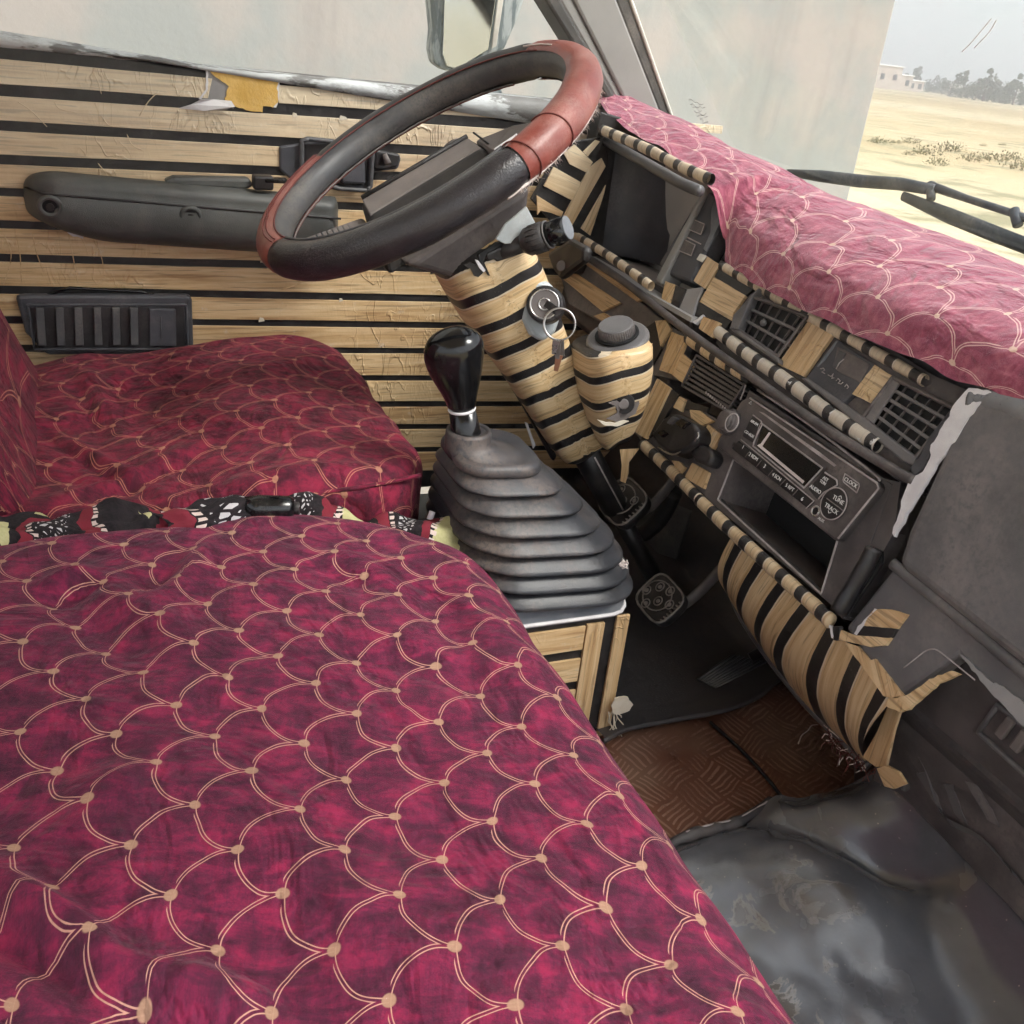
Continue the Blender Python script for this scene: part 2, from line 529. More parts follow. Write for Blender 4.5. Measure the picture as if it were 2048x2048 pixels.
M['red_leather'] = plain('red brown leather', (.185, .040, .032), (.27, .070, .054), 22, .36, .3, 700, .0006, dust=(.55, .40, .36), damt=.30, dscale=20)
M['thread'] = plain('frayed thread', (.62, .55, .52), rough=.9, bump=0)
M['seam'] = plain('seam stitch', (.12, .03, .026), rough=.7, bump=0)
M['metal'] = plain('steel', (.55, .54, .52), (.65, .63, .61), 40, .28, .05, 500, Metallic=1.0)
M['dull_metal'] = plain('dull steel', (.30, .29, .28), (.42, .40, .38), 40, .42, .1, 400, dust=(.25, .2, .17), damt=.4, Metallic=.8)
M['brass'] = plain('copper key', (.45, .24, .15), rough=.4, Metallic=.8)
M['white_paper'] = plain('torn white backing', (.72, .71, .72), (.62, .60, .62), 40, .75, .3, 120, .001)
M['chipped'] = plain('chipped paint', (.20, .20, .195), (.60, .63, .64), 34, .55, .6, 90, .002, dust=(.12, .11, .105), damt=.9, dscale=26, stretch=(1, .3, 1), lo=.48, hi=.53)
M['bare_metal_grey'] = plain('bare grey sheet', (.24, .235, .235), (.30, .29, .29), 20, .5, .2, 200)
M['foam'] = plain('yellow foam', (.60, .36, .085), (.72, .47, .15), 25, .85, .5, 220, .002, dust=(.75, .58, .30), damt=.5)
M['glass_mirror'] = plain('mirror glass', (.60, .66, .71), (.62, .68, .73), 4, .10, 0, Metallic=1.0)
M['mirror_edge'] = plain('worn mirror edge', (.20, .24, .25), (.45, .50, .50), 60, .4, .3, 200, lo=.45, hi=.55, stretch=(1, 1, .25))
M['pillar'] = plain('grey pillar trim', (.235, .232, .222), (.285, .28, .268), 6, .45, .1, 500, dust=(.3, .28, .25), damt=.2)
M['pillar_dark'] = plain('rubber seal', (.055, .053, .05), (.085, .08, .075), 12, .6, .3, 300, dust=(.28, .25, .22), damt=.4)
M['seal_light'] = plain('pale seal', (.60, .585, .53), rough=.5)
M['wiper'] = plain('wiper arm', (.045, .055, .068), (.07, .085, .10), 12, .5, .2, 300, dust=(.35, .33, .30), damt=.5)
M['print'] = plain('white print', (.72, .72, .70), rough=.6, bump=0)
M['lcd'] = plain('dead display', (.009, .009, .009), rough=.18, bump=0)
M['edge_wear_glint'] = plain('worn bright edge and glint', (.32, .28, .27), (.50, .45, .44), 60, .5, .2, 300)  # worn edges, and pale strips that stand in for glints
M['dust_grey'] = plain('dusty raised rubber', (.20, .18, .165), (.32, .29, .265), 60, .7, .3, 300)
M['paper_cream'] = plain('cream paper backing', (.60, .53, .41), (.68, .62, .52), 40, .8, .3, 120, .001)
M['recess'] = plain('grey recess plastic', (.34, .335, .33), (.42, .41, .40), 8, .55, .3, 600, .0005, dust=(.38, .35, .32), damt=.35)


# ------------------------------------------------------------------ outside: field, sky line, wall
GN = Vector((-.022, .015, 1.0)).normalized()
def ground_z(x, y):
    return -.65 - (GN.x * x + GN.y * y) / GN.z

def sand_mat():
    t = NT('dry sandy field')
    o = t.coord()
    n1 = t.noise(t.mapping(o, (.02, .05, 1)), 1.0, 6, .6)
    n2 = t.noise(o, .8, 6, .65)
    n3 = t.noise(o, 7, 4, .6)
    c = t.ramp(n1, [(.35, (.44, .34, .18)), (.5, (.56, .46, .27)), (.65, (.62, .54, .36))])
    c = t.mix(t.step(n2, .50, .66), c, (.34, .31, .18))
    c = t.mix(t.math('MULTIPLY', t.step(n3, .6, .72), .5), c, (.30, .25, .17))
    return t.out(c, .95, t.bump(n2, .6, .2))
M['sand'] = sand_mat()
V, F = [], []
G = [-490, -300, -120, -50, -20, -8, 0, 8, 20, 50, 120, 300, 490]
for y in G:
    for x in G:
        V.append((x, y, ground_z(x, y)))
k = len(G)
for j in range(k - 1):
    for i in range(k - 1):
        F.append([j * k + i, j * k + i + 1, (j + 1) * k + i + 1, (j + 1) * k + i])
tag(mesh('ground', V, F, M['sand'], smooth=True), kind='structure')

def wall_mat():
    t = NT('pale painted wall')
    o = t.coord()
    streak = t.noise(t.mapping(o, (1, 5.5, .5)), 1.0, 5, .6)
    blot = t.noise(o, 3.0, 5, .6)
    c = t.mix(t.step(blot, .40, .60), (.335, .352, .34), (.405, .378, .352))
    c = t.mix(t.math('MULTIPLY', t.step(streak, .54, .72), .50), c, (.28, .27, .255))
    spots = t.step(t.noise(o, 26, 4, .7), .70, .76)
    c = t.mix(t.math('MULTIPLY', spots, .3), c, (.36, .36, .35))
    return t.out(c, .8, t.bump(t.noise(o, 40, 4), .25, .004))
M['wall'] = wall_mat()
WX = -1.2
w = box('white_wall', (WX - .12, -1.42, 1.2), (.24, 7.16, 4.2), M['wall'], bevel=.006)
tag(w, 'long pale painted wall standing close beside the driver window', 'wall')
M['stain'] = plain('grey smear', (.30, .30, .295), (.42, .42, .41), 9, .85, .2, 80)

# low town on the sky line
M['leaf_far'] = plain('dusty leaves', (.060, .085, .040), (.115, .14, .065), 1.2, .8, 0)
M['trunk'] = plain('bark', (.12, .09, .06), rough=.9, bump=0)
M['plaster'] = plain('pale plaster', (.55, .47, .40), (.62, .55, .48), .4, .85, 0)
M['plaster_w'] = plain('white plaster', (.72, .71, .68), rough=.85, bump=0)
M['win'] = plain('dark window', (.06, .065, .07), rough=.3, bump=0)

def far_tree(p, h, wd, label, seed, tall=False):
    rnd = random.Random(seed)
    p = Vector(p)
    t = thing('tree', label, 'tree', p, 'trees on the far sky line')
    tube('trunk', [p - Vector((0, 0, .3)), p + Vector((.1, 0, h * .3)), p + Vector((0, .1, h * .75))], [h * .035, h * .028, h * .01], M['trunk'], t, seg=6)
    V, F = [], []
    blobs = [(Vector((rnd.uniform(-.4, .4) * wd, rnd.uniform(-.4, .4) * wd, h * rnd.uniform(.12, .80))), rnd.uniform(.16, .30) * wd) for _ in range(13)]
    blobs.append((Vector((0, 0, h * .93)), .14 * wd))
    for i in range(900):
        c, r = blobs[i % len(blobs)]
        d = Vector((rnd.gauss(0, 1), rnd.gauss(0, 1), rnd.gauss(0, .9))).normalized() * r * rnd.uniform(.6, 1.05)
        q = p + c + d
        s = h * rnd.uniform(.022, .055)
        u = Vector((rnd.gauss(0, 1), rnd.gauss(0, 1), rnd.gauss(0, 1))).normalized()
        v = u.orthogonal().normalized()
        b = len(V)
        V += [q - u * s, q + v * s * .7, q + u * s, q - v * s * .7]
        F.append([b, b + 1, b + 2, b + 3])
    mesh('crown', V, F, M['leaf_far'], t, smooth=False)
    return t

TREES = [
    ((-216.254,198.1287,-8.3795), 7.0, 3.2, 'tall pale tree on the sky line, just right of the wall edge'),
    ((-187.9787,169.1545,-7.3229), 4.0, 3.6, 'round low tree beside the pink houses at the far town'),
    ((-199.1551,188.3131,-7.8561), 4.4, 4.6, 'broad bushy tree left of the white hut on the sky line'),
    ((-197.0848,188.5565,-7.8142), 4.2, 3.4, 'small dark tree touching the white hut on the sky line'),
    ((-162.5143,160.708,-6.6359), 6.0, 3.2, 'pointed tree rising right behind the white hut'),
    ((-141.81,145.3628,-5.9503), 6.4, 3.6, 'pointed tree in the middle of the far tree row'),
    ((-148.3939,154.7315,-6.2356), 4.4, 4.2, 'low spreading tree between two pointed far trees'),
    ((-142.2169,144.0244,-5.9391), 4.0, 4.6, 'low wide tree left of the middle pointed far tree'),
    ((-139.352,149.7674,-5.9623), 6.0, 3.4, 'pointed tree near the right picture edge on the sky line'),
    ((-144.6257,153.2018,-6.1298), 4.0, 4.4, 'low wide tree left of the rightmost pointed far tree'),
    ((-198.0325,184.8129,-7.7789), 3.0, 5.0, 'low pale thicket between the tall pale tree and the bushy tree'),
    ((-159.4536,154.4549,-6.4748), 3.0, 4.4, 'low dark thicket just left behind the white hut'),
    ((-151.2618,151.3263,-6.2477), 3.2, 4.6, 'low thicket right of the pointed tree behind the hut'),
    ((-143.5303,150.9937,-6.0726), 3.0, 4.6, 'low thicket right of the low spreading far tree'),
    ((-149.2315,162.4863,-6.3704), 3.8, 4.6, 'low bushy tree cut by the right picture edge on the sky line'),
]
for i, (p, h, wd, lab) in enumerate(TREES):
    far_tree(p, h * .8, wd * .9, lab, 40 + i)

def far_house(p, sx, sy, h, mat, label, wins=2):
    p = Vector(p)
    t = thing('far_house', label, 'house', p, 'low houses on the far sky line')
    box('wall', p + Vector((0, 0, h / 2 - .3)), (sx, sy, h + .6), mat, t, bevel=.02)
    box('roof', p + Vector((0, 0, h + .1)), (sx + .4, sy + .4, .2), M['plaster_w'], t, bevel=.02)
    for k in range(wins):
        box('window', p + Vector((sx / 2 + .02, (k - (wins - 1) / 2) * sy / wins, h * .55)), (.1, .9, 1.0), M['win'], t, bevel=0)
        box('window', p + Vector(((k - (wins - 1) / 2) * sx / wins, -sy / 2 - .02, h * .55)), (.9, .1, 1.0), M['win'], t, bevel=0)
    return t
far_house((-169.4921,146.174,-6.5714), 5, 6, 4.0, M['plaster'], 'tall pink house at the far town next to the wall edge', 2)
far_house((-171.7216,151.2385,-6.6965), 6, 5, 2.7, M['plaster'], 'flat roofed house beside the tall pink house on the sky line', 2)
far_house((-179.0143,161.4075,-7.0094), 4, 6, 2.0, M['plaster'], 'low orange walled house under the tall pale far tree', 3)
far_house((-165.1519,161.5343,-6.7064), 1.6, 1.6, 2.0, M['plaster_w'], 'little white hut in front of the far trees', 1)
far_house((-186.1707,186.3488,-7.541), 1.2, 1.2, 1.0, M['plaster_w'], 'tiny white block right of the white hut in the far field', 1)
far_house((-153.0992,167.1072,-6.5248), 2.2, 2.2, 2.4, M['plaster_w'], 'white hut cut by the right picture edge on the sky line', 1)

M['shrub'] = plain('dry shrub', (.20, .19, .10), (.30, .28, .16), 3, .9, 0)
def shrub(p, s, label, seed):
    rnd = random.Random(seed)
    p = Vector(p)
    t = thing('desert_shrub', label, 'shrub', p, 'dry shrubs in the sandy field')
    V, F = [], []
    for i in range(150):
        d = Vector((rnd.gauss(0, 1), rnd.gauss(0, 1), abs(rnd.gauss(0, .8)))).normalized()
        q = p + Vector((d.x, d.y, d.z * .6)) * s * rnd.uniform(.25, 1)
        L = s * rnd.uniform(.08, .18)
        u = (d + Vector((rnd.gauss(0, .5), rnd.gauss(0, .5), .5))).normalized()
        v = u.orthogonal().normalized()
        b = len(V)
        V += [q - v * L * .3, q + u * L, q + v * L * .3]
        F.append([b, b + 1, b + 2])
    mesh('twigs', V, F, M['shrub'], t, smooth=False)
SHRUBS = [
    ((-19.1153,17.9777,-1.3402), .30, 'grey shrub nearest the wall edge in the sandy field'),
    ((-19.611,18.9131,-1.3651), .16, 'little shrub second from the wall edge in the field'),
    ((-20.0785,19.7953,-1.3887), .28, 'dark shrub third from the wall edge in the field'),
    ((-18.5046,19.6394,-1.3517), .42, 'wide low shrub in the middle of the sandy field'),
    ((-16.8243,17.3455,-1.2803), .36, 'flat greenish shrub left of the middle of the field'),
    ((-16.1743,18.0378,-1.2764), .34, 'shrub below the middle of the field towards the right'),
    ((-16.851,19.2843,-1.31), .34, 'bluish shrub at the right of the sandy field'),
    ((-21.6676,23.8932,-1.4851), .14, 'tiny upper shrub of the right hand group in the field'),
    ((-22.9064,25.9099,-1.5426), .14, 'tiny shrub at the upper right of the sandy field'),
    ((-17.3436,20.4168,-1.3378), .38, 'broad shrub near the right picture edge in the field'),
    ((-15.1032,18.2457,-1.256), .40, 'green shrub at the right picture edge above the wiper'),
    ((-16.4002,16.4295,-1.2572), .16, 'tiny stone coloured shrub below the dark field shrub'),
    ((-14.6098,15.5203,-1.2042), .26, 'pale shrub in the near sandy field above the wiper arm'),
]
for i, (p, s, lab) in enumerate(SHRUBS):
    shrub(p, s, lab, 70 + i)

# ------------------------------------------------------------------ windscreen side of the cab
def pil(pa, pb, k=2.6):
    """quad on the pillar plane from its foot to above the picture"""
    a0, a1, b0, b1 = (Vector(p) for p in (*pa, *pb))      # foot left/right, top left/right
    return [a0, a1, a1 + (b1 - a1) * k, a0 + (b0 - a0) * k]
pl_t = thing('windscreen_pillar', 'grey windscreen pillar with dark rubber seal left of the windscreen', 'pillar', (0, .76, .6))
FT = (0.0,0.5311,0.7586), (0.0,0.5544,0.7608), (0.0,0.5742,0.7627), (0.0,0.6409,0.7691), (0.0,0.6631,0.7712), (0.0,0.6687,0.7718)
FB = (0.0,0.6721,0.6106), (0.0,0.6872,0.6115), (0.0,0.6974,0.6121), (0.0,0.7472,0.615), (0.0,0.7637,0.616), (0.0,0.769,0.6163)
for i, (nm, mt, d, pr) in enumerate([('door_seal', M['pillar_dark'], .05, .012), ('seal_edge', M['pillar'], .045, .006), ('trim', M['pillar'], .06, .010), ('screen_seal', M['pillar_dark'], .05, .004), ('seal_lip', M['seal_light'], .045, .007)]):
    q = pil((FB[i], FB[i + 1]), (FT[i], FT[i + 1]))
    # carried a little below the dash cloth
    q[0] = q[0] + (q[0] - q[3]) * .06
    q[1] = q[1] + (q[1] - q[2]) * .06
    slab(nm, q, d, mt, pl_t, xdir=(0, -.7, .7), proud=pr, bevel=.004)

def glass_mat():
    t = NT('dusty windscreen glass')
    n = t.n
    tr = n.new('ShaderNodeBsdfTransparent'); tr.inputs[0].default_value = (.985, .995, .99, 1)
    gl = n.new('ShaderNodeBsdfGlossy'); gl.inputs['Roughness'].default_value = .02
    df = n.new('ShaderNodeBsdfDiffuse'); df.inputs[0].default_value = (.75, .76, .72, 1)
    m1 = n.new('ShaderNodeMixShader'); m2 = n.new('ShaderNodeMixShader')
    o = t.coord()
    d = t.math('ADD', .018, t.math('MULTIPLY', t.step(t.noise(o, 6, 5, .65), .45, .7), .02))
    t.val(m1.inputs[0], .03); t.link(tr.outputs[0], m1.inputs[1]); t.link(gl.outputs[0], m1.inputs[2])
    t.link(d, m2.inputs[0]); t.link(m1.outputs[0], m2.inputs[1]); t.link(df.outputs[0], m2.inputs[2])
    t.link(m2.outputs[0], n['Material Output'].inputs['Surface'])
    return t.m
M['glass'] = glass_mat()
wsn = Vector((0, .62, .55)).normalized()
WS0, WS1 = Vector((.02, .875, .585)), Vector((1.46, .875, .535))
ws = slab('windscreen', [WS0, WS1, WS1 + Vector((0, -.55, .62)), WS0 + Vector((.03, -.55, .62))], .005, M['glass'], None, bevel=0)
tag(ws, 'dusty windscreen glass above the pink dashboard cloth', 'windscreen')
M['scratch'] = plain('glass scratch', (.80, .81, .79), rough=.8, bump=0)
for pts in ([(0.6168,0.7037,0.7528),(0.6346,0.6951,0.7619),(0.6693,0.6765,0.7817)], [(0.6354,0.6994,0.757),(0.6611,0.6862,0.771),(0.6749,0.677,0.781)]):
    tube('scratch', smooth_path(pts, 4), .0004, M['scratch'], ws, seg=5)
rs = random.Random(5)
for a, b in zip([(-0.054,0.8231,0.6416),(-0.052,0.8274,0.6366),(-0.0545,0.8323,0.6312),(-0.0524,0.8367,0.6262),(-0.0503,0.8411,0.6212),(-0.0464,0.8452,0.6164),(-0.0433,0.8488,0.6122)], [(-0.0076,0.8218,0.6414),(-0.0098,0.8266,0.636),(-0.024,0.8321,0.6304),(-0.0135,0.8356,0.6261),(-0.0145,0.8393,0.6219),(-0.0324,0.8448,0.6163),(-0.0208,0.8463,0.6142)]):
    a, b = Vector(a), Vector(b)
    tube('sticker_residue', [a.lerp(b, k / 7) + Vector((rs.uniform(-1, 1), 0, rs.uniform(-1, 1))) * .0022 for k in range(8)], .0005, M['bare_metal_grey'], ws, seg=4)


# ------------------------------------------------------------------ unseen cab roof, added to shade the interior and give it contrast
M['liner'] = plain('pale headliner', (.55, .54, .51), rough=.9)
surf('unseen_van_roof', lambda a, b: Vector((-.06 + 1.62 * a, -1.1 + 1.50 * b, 1.16 + .05 * math.sin(math.pi * a) * (1 - .4 * b))), 16, 12, M['liner'], None, solid=.03)
tag(bpy.data.objects['unseen_van_roof'], kind='structure')


# ------------------------------------------------------------------ driver door (inner face on the plane x = 0)
door = thing('driver_door', 'driver door covered in wood strip film, with armrest and worn window sill', 'door', (0, .2, .05))
YB, YF = -.75, .86          # rear and front ends
def strip(top0, top1, bot0, bot1):
    """wood strip between two sloping edges, each given by two points on the door plane; runs over the whole door"""
    def z(a, b, y):
        return a[2] + (b[2] - a[2]) * (y - a[1]) / (b[1] - a[1])
    return lambda y: (z(top0, top1, y), z(bot0, bot1, y))

# back sheet of black film, slightly behind the strips
zt = lambda y: .6495 - (y + .154) * .081
slab('door_skin', [(0, YB, zt(YB) + .005), (0, YF, zt(YF) + .005), (0, YF, .02), (0, YB, .02)], .05, M['black_film'], door, xdir=(0, 1, 0), proud=-.0025, bevel=.004)
# black gaps in the photograph: each as left point and right point, with half height
GAPS = [
    ((0.0,-0.1563,0.6366), (0.0,0.3412,0.628), 0.00645),
    ((0.0,-0.1607,0.5956), (0.0,0.5144,0.5946), 0.00688),
    ((0.0,-0.165,0.5552), (0.0,0.3609,0.5526), 0.00602),
    ((0.0,-0.1693,0.5156), (0.0,0.1604,0.5157), 0.00602),
    ((0.0,-0.1735,0.4767), (0.0,0.2674,0.4721), 0.00533),
    ((0.0,-0.1778,0.4368), (0.0,0.315,0.4305), 0.00533),
    ((0.0,-0.1823,0.3946), (0.0,0.3713,0.3853), 0.00533),
    ((0.0,-0.1868,0.3533), (0.0,0.3499,0.3409), 0.00533),
    ((0.0,-0.1911,0.3135), (0.0,0.3522,0.2993), 0.00499),
    ((0.0,-0.1952,0.2749), (0.0,0.498,0.254), 0.00482),
    ((0.0,-0.1996,0.234), (0.0,0.5084,0.2085), 0.00482),
    ((0.0,-0.2038,0.1949), (0.0,0.5447,0.1631), 0.00482),
    ((0.0,-0.2076,0.16), (0.0,0.5167,0.1248), 0.00482),
    ((0.0,-0.2115,0.1237), (0.0,0.5208,0.0841), 0.00482),
    ((0.0,-0.2157,0.0844), (0.0,0.525,0.0415), 0.00482),
]
def gz(i, y, s):
    a, b, h = GAPS[i]
    return a[2] + (b[2] - a[2]) * (y - a[1]) / (b[1] - a[1]) + s * h
PATCH = ((0.0,0.0761,0.6218)[1], 0, (0.0,0.1703,0.6175)[1])        # torn place in the topmost strip: start of tear, foam, end
def piece(i, y0, y1, e0=0.0, e1=0.0):
    n = 14
    ys = [y0 + (y1 - y0) * k / n for k in range(n + 1)]
    top = [(0, y + (e0 if k == 0 else 0) + (e1 if k == n else 0), gz(i, y, -1)) for k, y in enumerate(ys)]
    bot = [(0, y, gz(i + 1, y, 1)) for y in ys]
    rnd = random.Random(i * 7 + int(y0 * 100))
    pts = [(p[0], p[1], p[2] + rnd.uniform(-.0004, .0004)) for p in bot] + [(p[0], p[1], p[2] + rnd.uniform(-.0004, .0004)) for p in top[::-1]]
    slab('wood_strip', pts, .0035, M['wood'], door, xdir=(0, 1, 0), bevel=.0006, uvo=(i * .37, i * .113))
for i in range(len(GAPS) - 1):
    if i == 0:
        piece(i, YB, PATCH[0] + .004, e1=.006)
        piece(i, PATCH[2], YF, e0=-.003)
    elif i == 2:
        piece(i, YB, (0.0,0.1716,0.5265)[1])
        piece(i, (0.0,0.2989,0.5369)[1], YF)
    else:
        piece(i, YB, YF)
# window sill: chipped painted ledge
ys = [YB + (.70 - YB) * k / 60 for k in range(61)]
rings = []
for y in ys:
    zz = (0.0,-0.1537,0.6605)[2] + .0 + (y - (0.0,-0.1537,0.6605)[1]) * -.083
    lo = gz(0, y, 1) - zz
    j = nz(y * 30) * .002
    rings.append([(-.045, y, zz - .004), (-.008, y, zz), (.004, y, zz - .006), (.0045, y, zz + lo * .55 + j), (.0005, y, zz + lo * 1.0 + j), (-.045, y, zz + lo)])
loft('window_sill', rings, M['chipped'], door, bevel=0)
rings = [[(-.050, y, zt(y) + .018), (-.030, y, zt(y) + .0195), (-.030, y, zt(y) + .0145), (-.050, y, zt(y) + .012)] for y in ys]
# torn patch: bare sheet, yellow foam and curled white backing
slab('bare_sheet', [(0.0,0.078,0.6337),(0.0,0.106,0.6358),(0.0,0.112,0.5916),(-0.0,0.068,0.5976),(0.0,0.0715,0.6043),(0.0,0.0796,0.6135)], .003, M['bare_metal_grey'], door, xdir=(0, 1, 0), proud=-.0005, bevel=0)
slab('torn_foam', [(-0.0,0.0814,0.6354),(0.0,0.1015,0.6376),(0.0,0.1378,0.6366),(0.0,0.1586,0.636),(-0.0,0.1684,0.6323),(0.0,0.1691,0.6041),(0.0,0.162,0.597),(0.0,0.1491,0.5973),(0.0,0.1486,0.5899),(0.0,0.1327,0.5903),(0.0,0.1143,0.594),(0.0,0.1018,0.5998),(0.0,0.1033,0.613),(0.0,0.1061,0.6196),(0.0,0.0901,0.6282)], .004, M['foam'], door, xdir=(0, 1, 0), proud=.0015, bevel=0, rag=.0022)
cur = [(0.003,0.0429,0.5883),(0.003,0.0575,0.594),(0.003,0.07,0.6013),(0.003,0.0868,0.6018),(0.003,0.1083,0.6016),(0.003,0.112,0.5953),(0.003,0.1024,0.5907),(0.003,0.0729,0.5874)]
mesh('curled_backing', [(x + .004 * (k % 3), y, z) for k, (x, y, z) in enumerate(cur)], [list(range(len(cur)))], M['white_paper'], door, smooth=False, solid=.0006)
slab('torn_edge', [(0.0,0.0787,0.6344),(0.0,0.0807,0.6345),(0.0,0.08,0.6114),(-0.0,0.0714,0.6011),(0.0,0.0687,0.6002),(-0.0,0.0776,0.6134)], .004, M['white_paper'], door, xdir=(0, 1, 0), proud=.0012, bevel=0, rag=.0016)
slab('torn_edge', [(0.0,0.1684,0.6339),(0.0,0.1709,0.6351),(0.0,0.1703,0.6197),(0.0,0.1691,0.6041),(0.0,0.1667,0.5955),(0.0,0.1627,0.597),(0.0,0.1679,0.6085)], .004, M['white_paper'], door, xdir=(0, 1, 0), proud=.0012, bevel=0, rag=.0016)
slab('film_tear', [(0.0,-0.1008,0.4292),(0.0,-0.0897,0.4322),(-0.0,-0.0792,0.4285),(0.0,-0.0829,0.4226),(0.0,-0.0947,0.4247)], .003, M['white_paper'], door, xdir=(0, 1, 0), proud=.0015, bevel=0, rag=.002)

# creases where the film was laid badly, and small nicks along the strip edges
for pts in ([(0.0002,-0.1432,0.584),(0.0002,-0.1292,0.5746),(0.0002,-0.1127,0.5567)], [(0.0002,-0.0559,0.6248),(0.0002,-0.0506,0.6129),(0.0002,-0.0475,0.5985)], [(0.0002,-0.0493,0.5731),(0.0002,-0.0415,0.5629),(0.0002,-0.0288,0.5615)], [(0.0002,-0.1749,0.4254),(0.0002,-0.169,0.4027),(0.0002,-0.1732,0.3818),(0.0002,-0.1818,0.3606)],
            [(0.0002,-0.1413,0.4284),(0.0002,-0.1394,0.4031),(0.0002,-0.1333,0.3774)], [(0.0002,-0.099,0.4246),(0.0002,-0.0966,0.4013),(0.0002,-0.0931,0.3632)], [(0.0002,-0.069,0.4182),(0.0002,-0.0617,0.397),(0.0002,-0.0592,0.3681)], [(0.0002,-0.0576,0.5164),(0.0002,-0.0497,0.5056),(0.0002,-0.0459,0.498)],
            [(0.0002,-0.0044,0.5758),(0.0002,0.0074,0.5937),(0.0002,0.0211,0.6074)], [(0.0002,0.0889,0.5836),(0.0002,0.0977,0.5708),(0.0002,0.0998,0.5598)], [(0.0002,-0.0208,0.5532),(0.0002,-0.015,0.5404),(0.0002,-0.0023,0.5344)], [(0.0002,-0.1019,0.5866),(0.0002,-0.0965,0.5787),(0.0002,-0.0783,0.5756)], [(0.0002,-0.1606,0.4235),(0.0002,-0.1587,0.4005),(0.0002,-0.1604,0.363)],
            [(0.0002,0.1734,0.3535),(0.0002,0.1925,0.3595),(0.0002,0.2057,0.3685)], [(0.0002,0.2852,0.3839),(0.0002,0.2934,0.3718),(0.0002,0.3094,0.3612)]):
    tube('film_crease', smooth_path(pts, 5), [.0003] + [.0007] * (5 * (len(pts) - 1) - 1) + [.0003], M['wood'], door, seg=6, sx=.8)
rd = random.Random(12)
for k in range(16):
    i = rd.randrange(1, 9)
    y = rd.uniform(-.14, .45)
    z = gz(i, y, rd.choice((-1, 1)))
    w, h = rd.uniform(.004, .013), rd.uniform(.0015, .004)
    slab('film_nick', [(0, y, z - h), (0, y + w, z - h * .6), (0, y + w * .8, z + h * .5), (0, y + w * .2, z + h)], .003, M['paper_cream'] if k % 3 else M['black_film'], door, xdir=(0, 1, 0), proud=.0007, bevel=0, rag=.0014)

# armrest: padded top rail over a bellied moulding
A0, A1 = (0.03,-0.1478,0.4745)[1], (0.03,0.2478,0.4849)[1]
prof = [(.000, .050), (.030, .052), (.046, .048), (.052, .040), (.050, .032), (.054, .026), (.056, .010), (.053, -.010), (.046, -.022), (.030, -.032), (.000, -.037)]
ztop = lambda y: (0.054,-0.0284,0.484)[2] - .024 - (y - A0) * .055
rings = []
N = 44
for k in range(N + 1):
    a = k / N
    y = A0 + (A1 - A0) * a
    d0, d1 = (y - A0), (A1 - y)
    s = min(1.0, math.sqrt(max(0, 1 - (1 - min(1, d0 / .05)) ** 2)) + .02) if d0 < .05 else 1.0
    s2 = min(1.0, math.sqrt(max(0, 1 - (1 - min(1, d1 / .02)) ** 2)) * .5 + .5) if d1 < .02 else 1.0
    lowcut = 1 - .75 * max(0, 1 - d0 / .10) ** 1.5
    rings.append([(px * s * s2, y, ztop(y) + (pz if pz > 0 else pz * lowcut) * (.55 + .45 * s)) for px, pz in prof])
arm = loft('armrest', rings, M['armrest'], door, sub=1)
tube('pad_groove', [(.0535 - .028 * max(0, 1 - (A0 + (A1 - A0) * k / 20 - A0) / .02), A0 + .004 + (A1 - A0 - .008) * k / 20, ztop(A0 + (A1 - A0) * k / 20) + .0275) for k in range(21)], .0016, M['dark'], arm, seg=6)
for c in ((0.05,-0.1175,0.4717), (0.049,0.0476,0.4639)):
    cc = Vector(c)
    ring('screw_recess', cc + Vector((.0035, 0, 0)), (1, 0, -.25), .0115, .0032, M['armrest'], arm, seg=24)
    disc('screw_hole', cc + Vector((.0008, 0, 0)), (1, 0, -.25), .0105, .0035, M['pit'], arm, seg=20, bevel=0)
    disc('screw', cc + Vector((.001, 0, 0)), (1, 0, -.25), .005, .0045, M['dark'], arm, seg=12, bevel=.0005)
# pull lip standing up behind the pad
slab('pull_lip', [(0.03,0.0189,0.5024),(0.03,0.0313,0.5078),(0.03,0.127,0.51),(0.03,0.1315,0.4998),(0.03,0.1221,0.4948),(0.03,0.0241,0.4958)], .02, M['armrest'], door, xdir=(0, 1, 0), bevel=.004)
box('window_switch', (0.036,0.1423,0.507), (.020, .026, .018), M['dark'], door, bevel=.003)
box('switch_rocker', (0.04,0.1582,0.5107), (.014, .030, .006), M['gloss_black'], door, bevel=.002)

# inside release: moulded bezel with frame and lever
hx = .004
slab('bezel', [(0.002,0.17,0.5485),(0.002,0.1976,0.5539),(0.002,0.2368,0.5612),(0.002,0.2933,0.552),(0.002,0.3366,0.5458),(0.002,0.3399,0.5404),(0.002,0.3362,0.5263),(0.002,0.302,0.5207),(0.002,0.2986,0.4953),(0.002,0.2528,0.4951),(0.002,0.184,0.5077),(0.002,0.1707,0.5179)], .006, M['trim_blue'], door, xdir=(0, 1, 0), proud=.002, bevel=.003)
fr = [(0.01,0.1987,0.5578),(0.01,0.2069,0.5608),(0.01,0.2406,0.5593),(0.01,0.2913,0.5477),(0.01,0.2965,0.5472),(0.01,0.2954,0.5023),(0.01,0.2905,0.4965),(0.01,0.2508,0.4979),(0.01,0.1992,0.511)]
outline('bezel_frame', fr, .0032, M['grey_vinyl'], door, seg=8)
slab('bezel_cup', [(0.006,0.2037,0.5535),(0.006,0.2417,0.5554),(0.006,0.2925,0.5444),(0.006,0.2913,0.5014),(0.006,0.2531,0.5014),(0.006,0.2042,0.5146)], .004, M['dark'], door, xdir=(0, 1, 0), bevel=.002)
